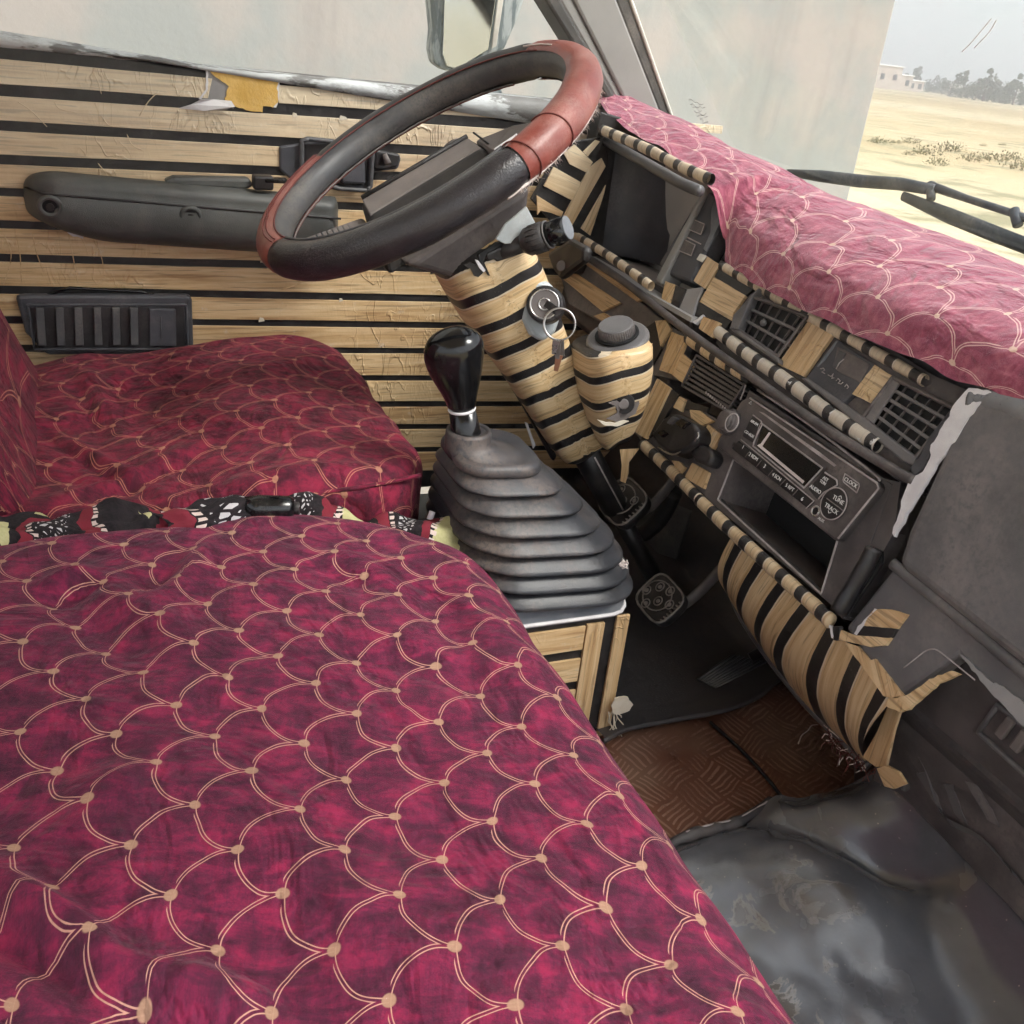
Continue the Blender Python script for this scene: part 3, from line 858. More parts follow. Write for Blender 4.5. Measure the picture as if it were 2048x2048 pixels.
slab('release_lever', [(0.016,0.2541,0.5333),(0.016,0.2843,0.5387),(0.016,0.287,0.5058),(0.016,0.2535,0.506)], .010, M['trim_blue'], door, xdir=(0, 1, 0), bevel=.003)
slab('lock_knob_plate', [(0.008,0.3005,0.5519),(0.008,0.337,0.5468),(0.008,0.3342,0.53),(0.008,0.3121,0.5235),(0.008,0.3002,0.5244)], .006, M['dark'], door, xdir=(0, 1, 0), bevel=.003)
tube('lock_knob', [(0.012,0.3129,0.5463), (0.018,0.3169,0.5351)], [.0035, .005], M['hub'], door, seg=10)

# ribbed vent trim low on the door
gr = slab('vent_panel', [(0.012,-0.1693,0.3487),(0.012,-0.1569,0.3502),(0.012,0.0426,0.3498),(0.012,0.0501,0.3465),(0.012,0.0499,0.2785),(0.012,0.0456,0.2633),(0.012,-0.1396,0.2681),(0.012,-0.162,0.299)], .012, M['trim_blue'], door, xdir=(0, 1, 0), bevel=.005)
slab('vent_recess', [(0.0125,-0.1536,0.3334),(0.0125,0.0388,0.3321),(0.0125,0.0382,0.2755),(0.0125,-0.1499,0.2791)], .002, M['dark'], gr, xdir=(0, 1, 0), bevel=.0005)
outline('vent_rim', [(0.0128,-0.156,0.3372),(0.0128,0.042,0.336),(0.0128,0.0415,0.2729),(0.0128,-0.1529,0.2767)], .0018, M['trim_blue'], gr)
for rib in ([(0.019,-0.1468,0.3347),(0.019,-0.1369,0.3346),(0.019,-0.1385,0.2832),(0.019,-0.1486,0.2835)], [(0.019,-0.1233,0.3345),(0.019,-0.1135,0.3344),(0.019,-0.1153,0.2831),(0.019,-0.1252,0.2833)],
            [(0.019,-0.1005,0.3343),(0.019,-0.0906,0.3342),(0.019,-0.0926,0.2829),(0.019,-0.1026,0.2831)], [(0.019,-0.0766,0.3341),(0.019,-0.0674,0.3341),(0.019,-0.0693,0.2827),(0.019,-0.0789,0.2829)],
            [(0.019,-0.0535,0.334),(0.019,-0.0442,0.3339),(0.019,-0.0463,0.2822),(0.019,-0.0561,0.2824)], [(0.019,-0.0313,0.3338),(0.019,-0.0213,0.3337),(0.019,-0.0234,0.282),(0.019,-0.0332,0.2823)]):
    slab('rib', rib, .007, M['grey_vinyl'], gr, xdir=(0, 1, 0), bevel=.001)
slab('blank_panel', [(0.017,-0.007,0.3321),(0.017,0.0276,0.3308),(0.017,0.0263,0.278),(0.017,-0.0092,0.2794)], .006, M['trim_blue'], gr, xdir=(0, 1, 0), bevel=.0015)
slab('panel_crease', [(0.018,0.0068,0.3216),(0.018,0.008,0.3216),(0.018,0.0074,0.2897),(0.018,0.0059,0.2897)], .003, M['grey_vinyl'], gr, xdir=(0, 1, 0), bevel=.0005)
tube('lost_film', [(0.006,-0.1395,0.3454),(0.006,-0.1034,0.3578),(0.006,-0.0694,0.3556),(0.006,-0.0169,0.353),(0.006,0.0126,0.3449)], .0022, M['gloss_black'], door, seg=6)

# outside mirror seen through the side window
mt = thing('side_mirror', 'blue grey side mirror with worn edge outside the driver window', 'mirror', (-.15, .5, .64))
slab('mirror_housing', [(-0.16,0.4223,0.7425),(-0.16,0.4298,0.7029),(-0.16,0.4286,0.6754),(-0.16,0.4347,0.6564),(-0.16,0.4497,0.6491),(-0.16,0.4718,0.6465),(-0.16,0.5465,0.6849),(-0.16,0.5659,0.7356),(-0.16,0.5718,0.7568),(-0.16,0.5705,0.837),(-0.16,0.423,0.8203)], .035, M['mirror_edge'], mt, xdir=(0, 1, 0), bevel=.006)
slab('mirror_glass', [(-0.156,0.4357,0.8154),(-0.156,0.4411,0.7444),(-0.156,0.4431,0.6975),(-0.156,0.4436,0.67),(-0.156,0.4511,0.6552),(-0.156,0.4675,0.6522),(-0.156,0.5161,0.6827),(-0.156,0.5215,0.7521),(-0.156,0.5157,0.8243)], .003, M['glass_mirror'], mt, xdir=(0, 1, 0), proud=.003, bevel=.001)
slab('mirror_border', [(-0.155,0.5185,0.8246),(-0.155,0.5243,0.7524),(-0.155,0.5213,0.6846),(-0.155,0.5291,0.6895),(-0.155,0.5339,0.7534),(-0.155,0.5279,0.8257)], .004, M['seal_light'], mt, xdir=(0, 1, 0), proud=.003, bevel=.001)
slab('mirror_arm', [(-0.1,0.4945,0.6284),(-0.1,0.5242,0.6334),(-0.1,0.5274,0.6189),(-0.1,0.4855,0.6177),(-0.1,0.4685,0.6223)], .03, M['mirror_edge'], mt, xdir=(0, 1, 0), bevel=.006)


# ------------------------------------------------------------------ seats
def cushion(name, x0, x1, y0, y1, ztop, R, r, drop, mat, parent, rot=0.0, folds=(), seed=0, n=120, crown=.012, amp=.004, uvo=(0, 0), bolster=0.0):
    """cloth laid over a block: flat top, rounded edge of radius r, hanging skirt; unrolled cloth coordinates drive the print"""
    cx, cy, hx, hy = (x0 + x1) / 2, (y0 + y1) / 2, (x1 - x0) / 2, (y1 - y0) / 2
    ext = r * (math.pi / 2 - 1) + drop
    ux, uy = hx + ext, hy + ext
    def pos(a, b):
        px, py = (a * 2 - 1) * ux, (b * 2 - 1) * uy
        qx, qy = abs(px) - (hx - R), abs(py) - (hy - R)
        mx, my = max(qx, 0), max(qy, 0)
        ln = math.hypot(mx, my)
        d = (ln if ln > 0 else max(qx, qy)) - R
        if ln > 0:
            gx, gy = mx / ln * math.copysign(1, px), my / ln * math.copysign(1, py)
        elif qx > qy:
            gx, gy = math.copysign(1, px), 0
        else:
            gx, gy = 0, math.copysign(1, py)
        e = d + r
        if e <= 0:
            P = Vector((px, py, 0)); dn = 0
        else:
            bx, by = px - gx * e, py - gy * e
            ph = min(e / r, math.pi / 2)
            dn = r * (1 - math.cos(ph)) + max(0, e - r * math.pi / 2)
            P = Vector((bx + gx * r * math.sin(ph), by + gy * r * math.sin(ph), 0))
        wx, wy = cx + P.x, cy + P.y
        cr = crown * max(0, 1 - (P.x / hx) ** 2) * max(0, 1 - (P.y / hy) ** 2)
        w = amp * (nz(wx * 7 + seed, wy * 7, dn * 9) + .5 * nz(wx * 17, wy * 15 + seed, dn * 12))
        z = ztop - dn + cr + w
        if bolster:
            q = min(1, max(0, (wy + .08) / .20))
            z += bolster * (q * q * (3 - 2 * q) - .55) * max(0, 1 - dn / .08)
        ox, oy = gx * w * .8 * (dn > 0), gy * w * .8 * (dn > 0)
        for (ax, ay, bx_, by_, wd, h) in folds:
            vx, vy = bx_ - ax, by_ - ay
            L2 = vx * vx + vy * vy
            t = max(0, min(1, ((wx - ax) * vx + (wy - ay) * vy) / L2))
            s = ((wx - ax) * vy - (wy - ay) * vx) / math.sqrt(L2)
            end = math.sin(math.pi * min(1, max(0, t)) * .94 + .1)
            dd = math.hypot(wx - ax - t * vx, wy - ay - t * vy)
            z += h * end * (math.exp(-(s / wd) ** 2) - .7 * math.exp(-((s - wd * 1.7) / (wd * .9)) ** 2)) * math.exp(-(max(0, dd - abs(s)) / .02) ** 2)
        return Vector((wx + ox, wy + oy, z))
    c, s_ = math.cos(rot), math.sin(rot)
    def uvf(a, b):
        px, py = cx + (a * 2 - 1) * ux, cy + (b * 2 - 1) * uy
        return (px * c - py * s_ + uvo[0], uvo[1] - (px * s_ + py * c))
    return surf(name, pos, n, n, mat, parent, uvf=uvf)

ps = thing('passenger_seat', 'large maroon passenger seat with gold fish-scale print in the foreground', 'seat', (1.0, -.15, 0))
cushion('seat_cover', .556, 1.36, -.62, .238, .299, .17, .05, .17, M['fabric'], ps, rot=.293, seed=3, n=200, amp=.006,
        folds=[(0.979, -0.177, 1.084, -0.096, 0.010, 0.0187), (1.073, -0.107, 1.110, -0.036, 0.012, 0.0136), (0.635, -0.003, 0.745, -0.062, 0.012, 0.0102), (0.647, -0.117, 0.820, -0.031, 0.022, 0.0102), (0.689, -0.150, 0.668, -0.098, 0.012, 0.0119), (0.975, -0.022, 1.127, 0.046, 0.030, 0.0085), (0.792, 0.078, 0.871, 0.174, 0.020, 0.0051), (0.934, -0.073, 0.957, -0.132, 0.022, 0.0068), (0.710, 0.189, 0.929, 0.181, 0.020, 0.0059), (0.653, 0.090, 0.759, 0.137, 0.014, 0.0059)], uvo=(-.003, .0165))
box('seat_base', (.975, -.2, .11), (.70, .74, .20), M['dark'], ps, bevel=.01)

def seat_back(name, x0, x1, yb, z0, z1, th, lean, mat, parent, seed):
    """upright cushion with rounded rim, leaning back"""
    def pos(a, b):
        # around the cross-section (a) and up (b)
        t = a * 2 * math.pi
        w, h = (x1 - x0) / 2, th / 2
        e = 0.35
        X = math.copysign(abs(math.cos(t)) ** e, math.cos(t)) * w
        Y = math.copysign(abs(math.sin(t)) ** e, math.sin(t)) * h
        sh = min(1, math.sqrt(max(0.0, 1 - max(0, (b - .86) / .14) ** 2)) + .001)
        z = z0 + (z1 - z0) * b
        wv = .007 * nz(X * 9 + seed, Y * 20, z * 9)
        return Vector(((x0 + x1) / 2 + X * (.6 + .4 * sh), yb - lean * (z - z0) + Y * sh + wv, z + wv))
    return surf(name, pos, 72, 34, mat, parent, uvf=lambda a, b: (a * 1.5, b * (z1 - z0)))
seat_back('backrest', .60, 1.0, -.46, .24, .40, .18, .25, M['fabric'], ps, 4)

ds = thing('driver_seat', 'red maroon driver seat with scale print against the wood strip door', 'seat', (.3, -.1, 0))
cushion('seat_cover', .035, .536, -.62, .246, .292, .09, .026, .10, M['fabric_red'], ds, rot=.35, seed=9, n=170, crown=.014, amp=.009, bolster=.034,
        folds=[(.10, -.10, .36, -.06, .012, .008), (.50, -.16, .40, .02, .010, .008), (.30, -.14, .52, -.02, .008, .007), (.50, -.02, .52, .20, .012, .004), (.06, .02, .16, .03, .02, .005)], uvo=(.02, .01))
box('seat_base', (.295, -.2, .095), (.46, .70, .17), M['dark'], ds, bevel=.01)
seat_back('backrest', .055, .505, -.192, .25, .74, .12, .42, M['fabric_red'], ds, 14)
tube('welt', smooth_path([(.525, -.16, .272), (.530, -.06, .276), (.533, .06, .289), (.533, .16, .296), (.520, .222, .298)], 6), .0022, M['fabric_red'], ds, seg=6)
tube('lining_edge', smooth_path([(.536, .232, .262), (.542, .222, .24), (.543, .205, .215), (.539, .19, .200)], 5), .0035, M['lining'], ds, seg=8)

# crumpled blanket pushed between the seats
def blanket_mat():
    t = NT('patterned blanket')
    uv = t.coord('UV')
    m = t.mapping(uv, (1, 1, 1))
    s = t.n.new('ShaderNodeSeparateXYZ'); t.link(m, s.inputs[0])
    u, v = s.outputs[0], s.outputs[1]
    wob = t.math('MULTIPLY', t.math('SUBTRACT', t.noise(uv, 22, 3), .5), .035)
    band = t.math('FRACT', t.math('DIVIDE', t.math('ADD', v, wob), .115))
    col = t.mix(t.step(t.noise(uv, 260, 2), .35, .65), (.006, .004, .006), (.016, .010, .013))
    cell = t.voro(t.mapping(uv, (9, 13, 1)), 1.0)
    cream = t.math('MULTIPLY', t.math('LESS_THAN', cell, .48), t.math('MULTIPLY', t.math('GREATER_THAN', band, .22), t.math('LESS_THAN', band, .62)))
    col = t.mix(cream, col, t.mix(t.noise(uv, 400, 2), (.40, .38, .17), (.58, .55, .31)))
    red = t.math('LESS_THAN', t.math('ABSOLUTE', t.math('SUBTRACT', band, .14)), .05)
    col = t.mix(red, col, (.17, .012, .025))
    red2 = t.math('LESS_THAN', t.math('ABSOLUTE', t.math('SUBTRACT', band, .72)), .04)
    col = t.mix(red2, col, (.20, .018, .035))
    sx = t.math('FRACT', t.math('DIVIDE', u, .0075))
    dash = t.math('MULTIPLY', t.math('LESS_THAN', t.math('ABSOLUTE', t.math('SUBTRACT', band, .215)), .022), t.math('LESS_THAN', sx, .6))
    dash2 = t.math('MULTIPLY', t.math('LESS_THAN', t.math('ABSOLUTE', t.math('SUBTRACT', band, .79)), .02), t.math('LESS_THAN', sx, .55))
    col = t.mix(t.math('MAXIMUM', dash, dash2), col, (.62, .50, .46))
    lz = t.voro(t.mapping(uv, (150, 190, 1)), 1.0, 'DISTANCE_TO_EDGE')
    net = t.math('MULTIPLY', t.math('GREATER_THAN', lz, .2), t.math('GREATER_THAN', band, .84))
    col = t.mix(net, col, (.50, .48, .50))
    return t.out(col, .95, t.bump(t.noise(uv, 500, 3), .6, .0012))
M['blanket'] = blanket_mat()
bl = thing('blanket', 'crumpled dark patterned blanket stuffed between the two seats', 'blanket', (.58, 0, .2))
def bl_pos(a, b):
    y = -.36 + .63 * a
    t = (b - .5) * math.pi * 1.1
    top = (.292 if y < .11 else .288 - .035 * min(1, (y - .11) / .05)) + .014 * nz(y * 9, 2.2) + .010 * nz(y * 23, 5.1)
    w = .056 + .010 * nz(y * 8, 7)
    cr = .013 * abs(nz(y * 20, b * 5, 1.5)) + .007 * nz(y * 48, b * 11, 4)
    return Vector((.556 + math.sin(t) * (w * .8 + cr), y + .020 * nz(b * 4, y * 9), top - .055 * (1 - math.cos(t)) + cr))
surf('cloth', bl_pos, 240, 60, M['blanket'], bl, uvf=lambda a, b: (b * .22 + .03 * math.sin(a * 9), a * .66 + .05 * b + .070))
def fold_pos(a, b):
    y = .165 + .10 * a
    t = (b - .5) * math.pi
    return Vector((.592 + math.sin(t) * .030 - .02 * a, y, .262 - .045 * a * a - .030 * (1 - math.cos(t)) + .006 * nz(y * 40, b * 6, 3)))
surf('fold', fold_pos, 50, 30, M['blanket'], bl, uvf=lambda a, b: (a * .10, b * .045 + .076))
HP0 = Vector((0.575,0.0314,0.3038))
def cuff_pos(a, b):
    t = 2 * math.pi * b
    rr = .0205 * (1 + .25 * nz(a * 5, math.cos(t) * 1.5, math.sin(t) * 1.5)) * (.75 + .25 * math.sin(math.pi * a))
    c = HP0 + Vector((.004 * math.sin(a * 5), -.075 + .082 * a, -.006 - .012 * (1 - a)))
    return c + Vector((math.cos(t) * rr, .006 * math.sin(t * 2), math.sin(t) * rr))
surf('cuff', cuff_pos, 50, 40, M['blanket'], bl, uvf=lambda a, b: (b * .13, a * .040 + .079))
hb = thing('handbrake', 'black handbrake grip poking out of the patterned blanket', 'handbrake', (.575, 0, .2))
P0, P1 = Vector((0.575,0.0314,0.3038)), Vector((0.585,0.0755,0.3047))
tube('grip', [P0, P0.lerp(P1, .3), P0.lerp(P1, .92), P1], [.0105, .0125, .0115, .009], M['gloss_black'], hb, seg=18)
disc('button', P1, P1 - P0, .006, .005, M['dark'], hb, seg=14)


# ------------------------------------------------------------------ steering wheel
WC = Vector((.357, .256, .596))
TI = .971
WN = Vector((0, -math.cos(TI), math.sin(TI)))
E1 = Vector((1, 0, 0))
E2 = Vector((0, math.sin(TI), math.cos(TI)))
RW, RT = .185, .0195
def wp(a, b, h):
    """wheel frame: a towards the top of the wheel, b towards the passenger, h towards the driver"""
    return WC + E2 * a + E1 * b + WN * h

def leather_woven():
    t = NT('embossed black leather')
    uv = t.coord('UV')
    ck = t.n.new('ShaderNodeTexChecker'); ck.inputs['Scale'].default_value = 1.0
    t.link(t.mapping(uv, (300, 300, 1)), ck.inputs['Vector'])
    o = t.coord()
    col = t.mix(t.noise(o, 40, 4), (.018, .017, .021), (.034, .031, .036))
    d = t.math('MULTIPLY', t.step(t.noise(o, 16, 6, .65), .5, .75), .25)
    col = t.mix(d, col, (.20, .16, .15))
    h = t.math('ADD', t.math('MULTIPLY', ck.outputs['Fac'], .6), t.math('MULTIPLY', t.noise(o, 500, 3), .4))
    return t.out(col, .30, t.bump(h, 1.0, .0016), Specular_IOR_Level=.6)
M['leather_woven'] = leather_woven()

M['pale_metal'] = plain('pale bare metal', (.36, .40, .42), (.50, .54, .55), 25, .40, .25, 150, .001, dust=(.3, .27, .25), damt=.3)
wheel = thing('steering_wheel', 'steering wheel in a worn red and black leather cover', 'steering wheel', WC)
def rim_part(name, th0, th1, ph0, ph1, r, mat, parent, n=None, m=14, bulge=0.0):
    n = n or max(6, int(abs(th1 - th0) / 3))
    def f(a, b):
        th = math.radians(th0 + (th1 - th0) * a)
        ph = math.radians(ph0 + (ph1 - ph0) * b)
        rr = r + bulge * .0008 * nz(th * 6, ph * 2, 3)
        # edge of the cover dips into the rim so that its end reads as a thickness
        k = min(1, min(a, 1 - a) * (th1 - th0) / 1.2)
        rr = rr - .0016 * (1 - k) ** 2
        rad = E1 * math.cos(th) + E2 * math.sin(th)
        return WC + rad * (RW + rr * math.cos(ph)) + WN * rr * math.sin(ph)
    return surf(name, f, n, m, mat, parent, uvf=lambda a, b: (math.radians(th0 + (th1 - th0) * a) * RW, math.radians(ph0 + (ph1 - ph0) * b) * r))
rim_part('rim', 0, 360, 0, 360, RT - .0025, M['grey_vinyl'], wheel, m=20)
rim_part('rim_inner_band', 0, 360, 118, 222, RT - .0008, M['grey_vinyl'], wheel, m=10)
c1 = rim_part('rim_cover', 12, 108, -142, 122, RT + .0008, M['red_leather'], wheel, m=22, bulge=1)
tag(c1, 'worn red leather section beside the windscreen')
c2 = rim_part('rim_cover', 108.6, 205, -142, 122, RT, M['leather_black'], wheel, m=22, bulge=1)
tag(c2, 'black leather section towards the window')
c3 = rim_part('rim_cover', 205.6, 278, -142, 122, RT + .0004, M['red_leather'], wheel, m=22, bulge=1)
tag(c3, 'red leather section nearest the armrest')
c4 = rim_part('rim_cover', 278.6, 371.4, -142, 122, RT + .0004, M['leather_woven'], wheel, m=22, bulge=1)
tag(c4, 'embossed black leather section over the column')
# seams and worn piping
def rim_line(name, th0, th1, ph, r, mat, wig=0.0, rr=RT + .001):
    P = []
    n = int(abs(th1 - th0) / 1.5) + 2
    for k in range(n):
        th = math.radians(th0 + (th1 - th0) * k / (n - 1))
        p = math.radians(ph + wig * nz(k * .45, ph))
        P.append(WC + (E1 * math.cos(th) + E2 * math.sin(th)) * (RW + rr * math.cos(p)) + WN * rr * math.sin(p))
    return tube(name, P, r, mat, wheel, seg=6)
rim_line('piping', 120, 262, 225, .0010, M['hub'], 6)
rim_line('piping', 120, 262, 233, .0011, M['seam'], 4)
rim_line('inner_seam', 100, 280, 121, .0009, M['seam'])
rim_line('inner_seam', 281, 372, 122, .0020, M['grey_vinyl'])
rim_line('stitch_row', 206, 278, 96, .0007, M['seam'], 2)
rim_line('stitch_row', 206, 278, 84, .0007, M['seam'], 2)
rim_line('stitch_row', 92, 110, 100, .0009, M['thread'], 3)
for th in (26, 12.2):
    P = []
    for k in range(30):
        p = math.radians(-142 + 264 * k / 29)
        t = math.radians(th + 3.5 * math.sin(math.pi * k / 29))
        P.append(WC + (E1 * math.cos(t) + E2 * math.sin(t)) * (RW + (RT + .0014) * math.cos(p)) + WN * (RT + .0014) * math.sin(p))
    tube('cross_seam', P, .0008, M['seam'], wheel, seg=6)
# frayed lower edge of the red section
rnd = random.Random(3)
V, F = [], []
for k in range(260):
    th = math.radians(rnd.uniform(8, 84))
    ph = math.radians(rnd.gauss(-62, 9))
    rad = E1 * math.cos(th) + E2 * math.sin(th)
    p0 = WC + rad * (RW + RT * math.cos(ph)) + WN * RT * math.sin(ph)
    out = (rad * math.cos(ph) + WN * math.sin(ph))
    d = (out * rnd.uniform(.3, 1) + rad.cross(WN) * rnd.gauss(0, .8) - WN * rnd.uniform(0, .8)).normalized()
    L = rnd.uniform(.002, .0075)
    s = d.orthogonal().normalized() * .00028
    q1 = p0 + d * L * .6 + s * rnd.gauss(0, 4)
    q2 = p0 + d * L + Vector((rnd.gauss(0, 1), rnd.gauss(0, 1), rnd.gauss(0, 1))) * .0016
    b = len(V)
    V += [p0 - s, p0 + s, q1 + s, q1 - s, q2]
    F += [[b, b + 1, b + 2, b + 3], [b + 3, b + 2, b + 4]]
fr = mesh('frayed_threads', V, F, M['thread'], wheel, smooth=False)
tag(fr, 'pale frayed threads along the torn seam', kind='stuff')
rim_line('torn_seam', 4, 84, -60, .0016, M['thread'], 9, RT)
rim_line('torn_seam', 4, 60, -70, .0012, M['thread'], 12, RT)

# hub pad
def poly_block(name, top, bot, mat, parent, bevel=.004, **kw):
    n = len(top)
    V = list(top) + list(bot)
    F = [list(range(n)), [i + n for i in range(n)][::-1]]
    for i in range(n):
        F.append([i, i + n, (i + 1) % n + n, (i + 1) % n])
    me_c = sum(V, Vector()) / len(V)
    fn = (V[1] - V[0]).cross(V[2] - V[0])
    if fn.dot(V[0] - me_c) < 0:
        F = [f[::-1] for f in F]
    return mesh(name, V, F, mat, parent, uvs=[(v.x, v.y) for v in V], smooth=False, bevel=bevel, seg=3, **kw)
pad = poly_block('hub_pad', [wp(-.078, -.052, -.020), wp(-.082, -.012, -.028), wp(.066, -.012, -.034), wp(.066, -.052, -.028)],
                 [wp(-.088, -.075, -.075), wp(-.105, .048, -.072), wp(.085, .048, -.078), wp(.085, -.075, -.08)], M['hub_side'], wheel, .006)
poly_block('pad_top', [wp(-.075, -.049, -.0175), wp(-.080, -.016, -.0255), wp(.064, -.016, -.0315), wp(.064, -.049, -.0255)],
           [wp(-.075, -.049, -.026), wp(-.080, -.016, -.033), wp(.064, -.016, -.040), wp(.064, -.049, -.034)], M['hub'], pad, .002)
tube('pad_ridge', [wp(-.074, -.050, -.0165), wp(.064, -.050, -.0245)], .0028, M['hub_side'], pad, seg=8)
tube('badge_boss', [wp(.048, -.066, -.034), wp(.048, -.066, -.026)], [.011, .010], M['hub'], pad, seg=18)
poly_block('spoke', [wp(.068, -.046, -.030), wp(.066, .010, -.038), wp(.085, .146, -.006), wp(.122, .128, -.006), wp(.112, -.020, -.034)],
           [wp(.068, -.046, -.07), wp(.066, .010, -.07), wp(.085, .146, -.020), wp(.122, .128, -.020), wp(.112, -.020, -.07)], M['hub'], wheel, .005)
tube('spoke_seam', [wp(.072, -.048, -.0245), wp(.072, -.012, -.0315), wp(.078, .012, -.060)], .0012, M['hub_side'], wheel, seg=6)
sp = poly_block('spoke', [wp(-.084, -.050, -.034), wp(-.094, .034, -.044), wp(-.176, .030, -.012), wp(-.176, -.052, -.012)],
                [wp(-.084, -.050, -.06), wp(-.094, .034, -.06), wp(-.176, .030, -.024), wp(-.176, -.052, -.024)], M['hub'], wheel, .004)
for k in range(8):
    a = -.098 - k * .0058
    q = (a + .094) / -.082
    tube('rib', [wp(a, -.046, -.034 + q * .022 + .0006), wp(a - .004, .028, -.044 + q * .031 + .0008)], .0011, M['grey_vinyl'], sp, seg=6)
poly_block('hub_boss', [wp(-.09, -.05, -.06), wp(-.085, .062, -.066), wp(.075, .062, -.070), wp(.09, -.05, -.07)],
           [wp(-.05, -.045, -.105), wp(-.045, .05, -.115), wp(.05, .05, -.115), wp(.055, -.045, -.105)], M['dash'], wheel, .008)
slab('torn_patch', [tuple(wp(.030, .176 - .010, .0185)), tuple(wp(.055, .165, .0185)), tuple(wp(.058, .158, .0165)), tuple(wp(.032, .158, .0165))], .002, M['white_paper'], wheel, bevel=0)

# ------------------------------------------------------------------ column
AX = -WN
col = thing('steering_column', 'steering column shroud wrapped in wood and black striped film', 'steering column', (.357, .5, .2))
SEC = [(.098, .058, .048, .010), (.115, .066, .052, .010), (.16, .066, .053, .010), (.205, .057, .050, .008), (.25, .048, .045, .006), (.30, .042, .041, .004), (.36, .038, .038, .002), (.415, .036, .036, 0), (.432, .031, .031, 0), (.433, .004, .004, 0)]
rings, uvs = [], []
for s, w, h, dx in SEC:
    c = WC + AX * s + E1 * dx
    ringp = []
    for k in range(40):
        t = 2 * math.pi * k / 40
        ex = .58
        X = math.copysign(abs(math.cos(t)) ** ex, math.cos(t)) * w
        Y = math.copysign(abs(math.sin(t)) ** ex, math.sin(t)) * h
        ringp.append(c + E1 * X + E2 * Y)
        # bands hang slightly, as the film was wrapped by hand
        uvs.append((t * .04, s + .010 * math.cos(t) - .006 * math.sin(2 * t)))
    rings.append(ringp)
M['col_film'] = striped_vinyl('column film', .0405, .30, .34)
shroud = loft('shroud', rings, M['col_film'], col, uvs=uvs, sub=1)
# bare blue-white sticker residue at the top of the shroud
slab('pale_patch', [(0.44,0.3147,0.5271),(0.44,0.3234,0.5427),(0.44,0.3365,0.5536),(0.44,0.3459,0.562),(0.44,0.3585,0.5447),(0.44,0.3532,0.5338),(0.44,0.3398,0.524),(0.44,0.3256,0.5226)], .004, M['pale_metal'], col, bevel=.001)
slab('slot', [(0.434,0.2987,0.5094),(0.434,0.3176,0.5222),(0.434,0.3264,0.5248),(0.434,0.3281,0.5212),(0.434,0.3083,0.5113),(0.434,0.3052,0.5028),(0.434,0.3146,0.487),(0.434,0.3119,0.4876),(0.434,0.3005,0.504)], .004, M['pit'], col, bevel=0)
slab('torn_hole', [(0.432,0.2844,0.4979),(0.432,0.2919,0.501),(0.432,0.3014,0.4962),(0.432,0.3071,0.4901),(0.432,0.3017,0.4852),(0.432,0.2971,0.4864),(0.432,0.2925,0.4937)], .003, M['dark'], col, bevel=0)
slab('torn_edge', [(0.434,0.296,0.5039),(0.434,0.2993,0.5033),(0.434,0.3087,0.4931),(0.434,0.3066,0.4909),(0.434,0.3013,0.4955)], .003, M['white_paper'], col, bevel=0)
slab('lock_surround', [(0.428,0.3559,0.4615),(0.428,0.3614,0.473),(0.428,0.3744,0.4794),(0.428,0.3899,0.4769),(0.428,0.4028,0.4666),(0.428,0.4099,0.443),(0.428,0.4046,0.4191),(0.428,0.3888,0.4087),(0.428,0.3736,0.417),(0.428,0.3602,0.4357)], .03, M['pale_metal'], col, bevel=.006, seg=3)
# ignition lock
LD = Vector((.80, -.50, .30)).normalized()
LC = Vector((0.44,0.3802,0.4572))
lock = disc('ignition_lock', LC - LD * .02, LD, .0215, .024, M['dark'], col, r2=.0205, bevel=.002)
disc('lock_face', LC + LD * .003, LD, .0165, .0025, M['hub'], lock, r2=.016, bevel=.0006)
ring('lock_rim', LC + LD * .0052, LD, .0158, .0011, M['metal'], lock)
ring('lock_barrel', LC + LD * .0058, LD, .0062, .0009, M['metal'], lock)
tube('shaft', [WC + AX * .40, WC + AX * .555], .0185, M['dark'], col, seg=24)
tube('lower_shaft', [WC + AX * .545, WC + AX * .72], .0125, M['dark'], col, seg=20)
tube('shaft_glint', [WC + AX * .44 + E1 * .0182 + E2 * .004, WC + AX * .55 + E1 * .0182 + E2 * .004], .0012, M['edge_wear_glint'], col, seg=6)
slab('under_tray', [(0.335,0.3387,0.4182),(0.335,0.353,0.4136),(0.335,0.3999,0.3532),(0.335,0.4748,0.2203),(0.335,0.4705,0.2127),(0.335,0.4164,0.2948),(0.335,0.3756,0.3539)], .012, M['dark'], col, bevel=.003)
slab('torn_film', [(0.345,0.4169,0.2765),(0.345,0.4209,0.2751),(0.345,0.4295,0.2558),(0.345,0.436,0.244),(0.345,0.4328,0.2391),(0.345,0.4272,0.2534)], .002, M['white_paper'], col, bevel=0)

# wiper stalk
stalk = thing('wiper_stalk', 'black ridged control stalk on the right of the steering column', 'stalk', (.43, .33, .5))
S0, S1 = Vector((0.415,0.3163,0.5031)), Vector((0.475,0.3735,0.5465))
SD = (S1 - S0).normalized()
SL = (S1 - S0).length
tube('lever', [S0, S0 + SD * SL * .55], [.0085, .0095], M['dark'], stalk, seg=16, sx=.75)
tube('grip', [S0 + SD * SL * .50, S0 + SD * SL * .56, S0 + SD * SL * .80], [.0110, .0150, .0150], M['dark'], stalk, seg=30)
for k in range(16):
    t = 2 * math.pi * k / 16
    d, a, b = axes(SD)
    o = (a * math.cos(t) + b * math.sin(t)) * .0150
    tube('rib', [S0 + SD * SL * .60 + o, S0 + SD * SL * .77 + o], .0009, M['dark'], stalk, seg=5)
ring('collar', S0 + SD * SL * .82, SD, .0140, .0011, M['grey_vinyl'], stalk)
tube('tip', [S0 + SD * SL * .80, S0 + SD * SL * 1.06], [.0135, .0128], M['gloss_black'], stalk, seg=28)
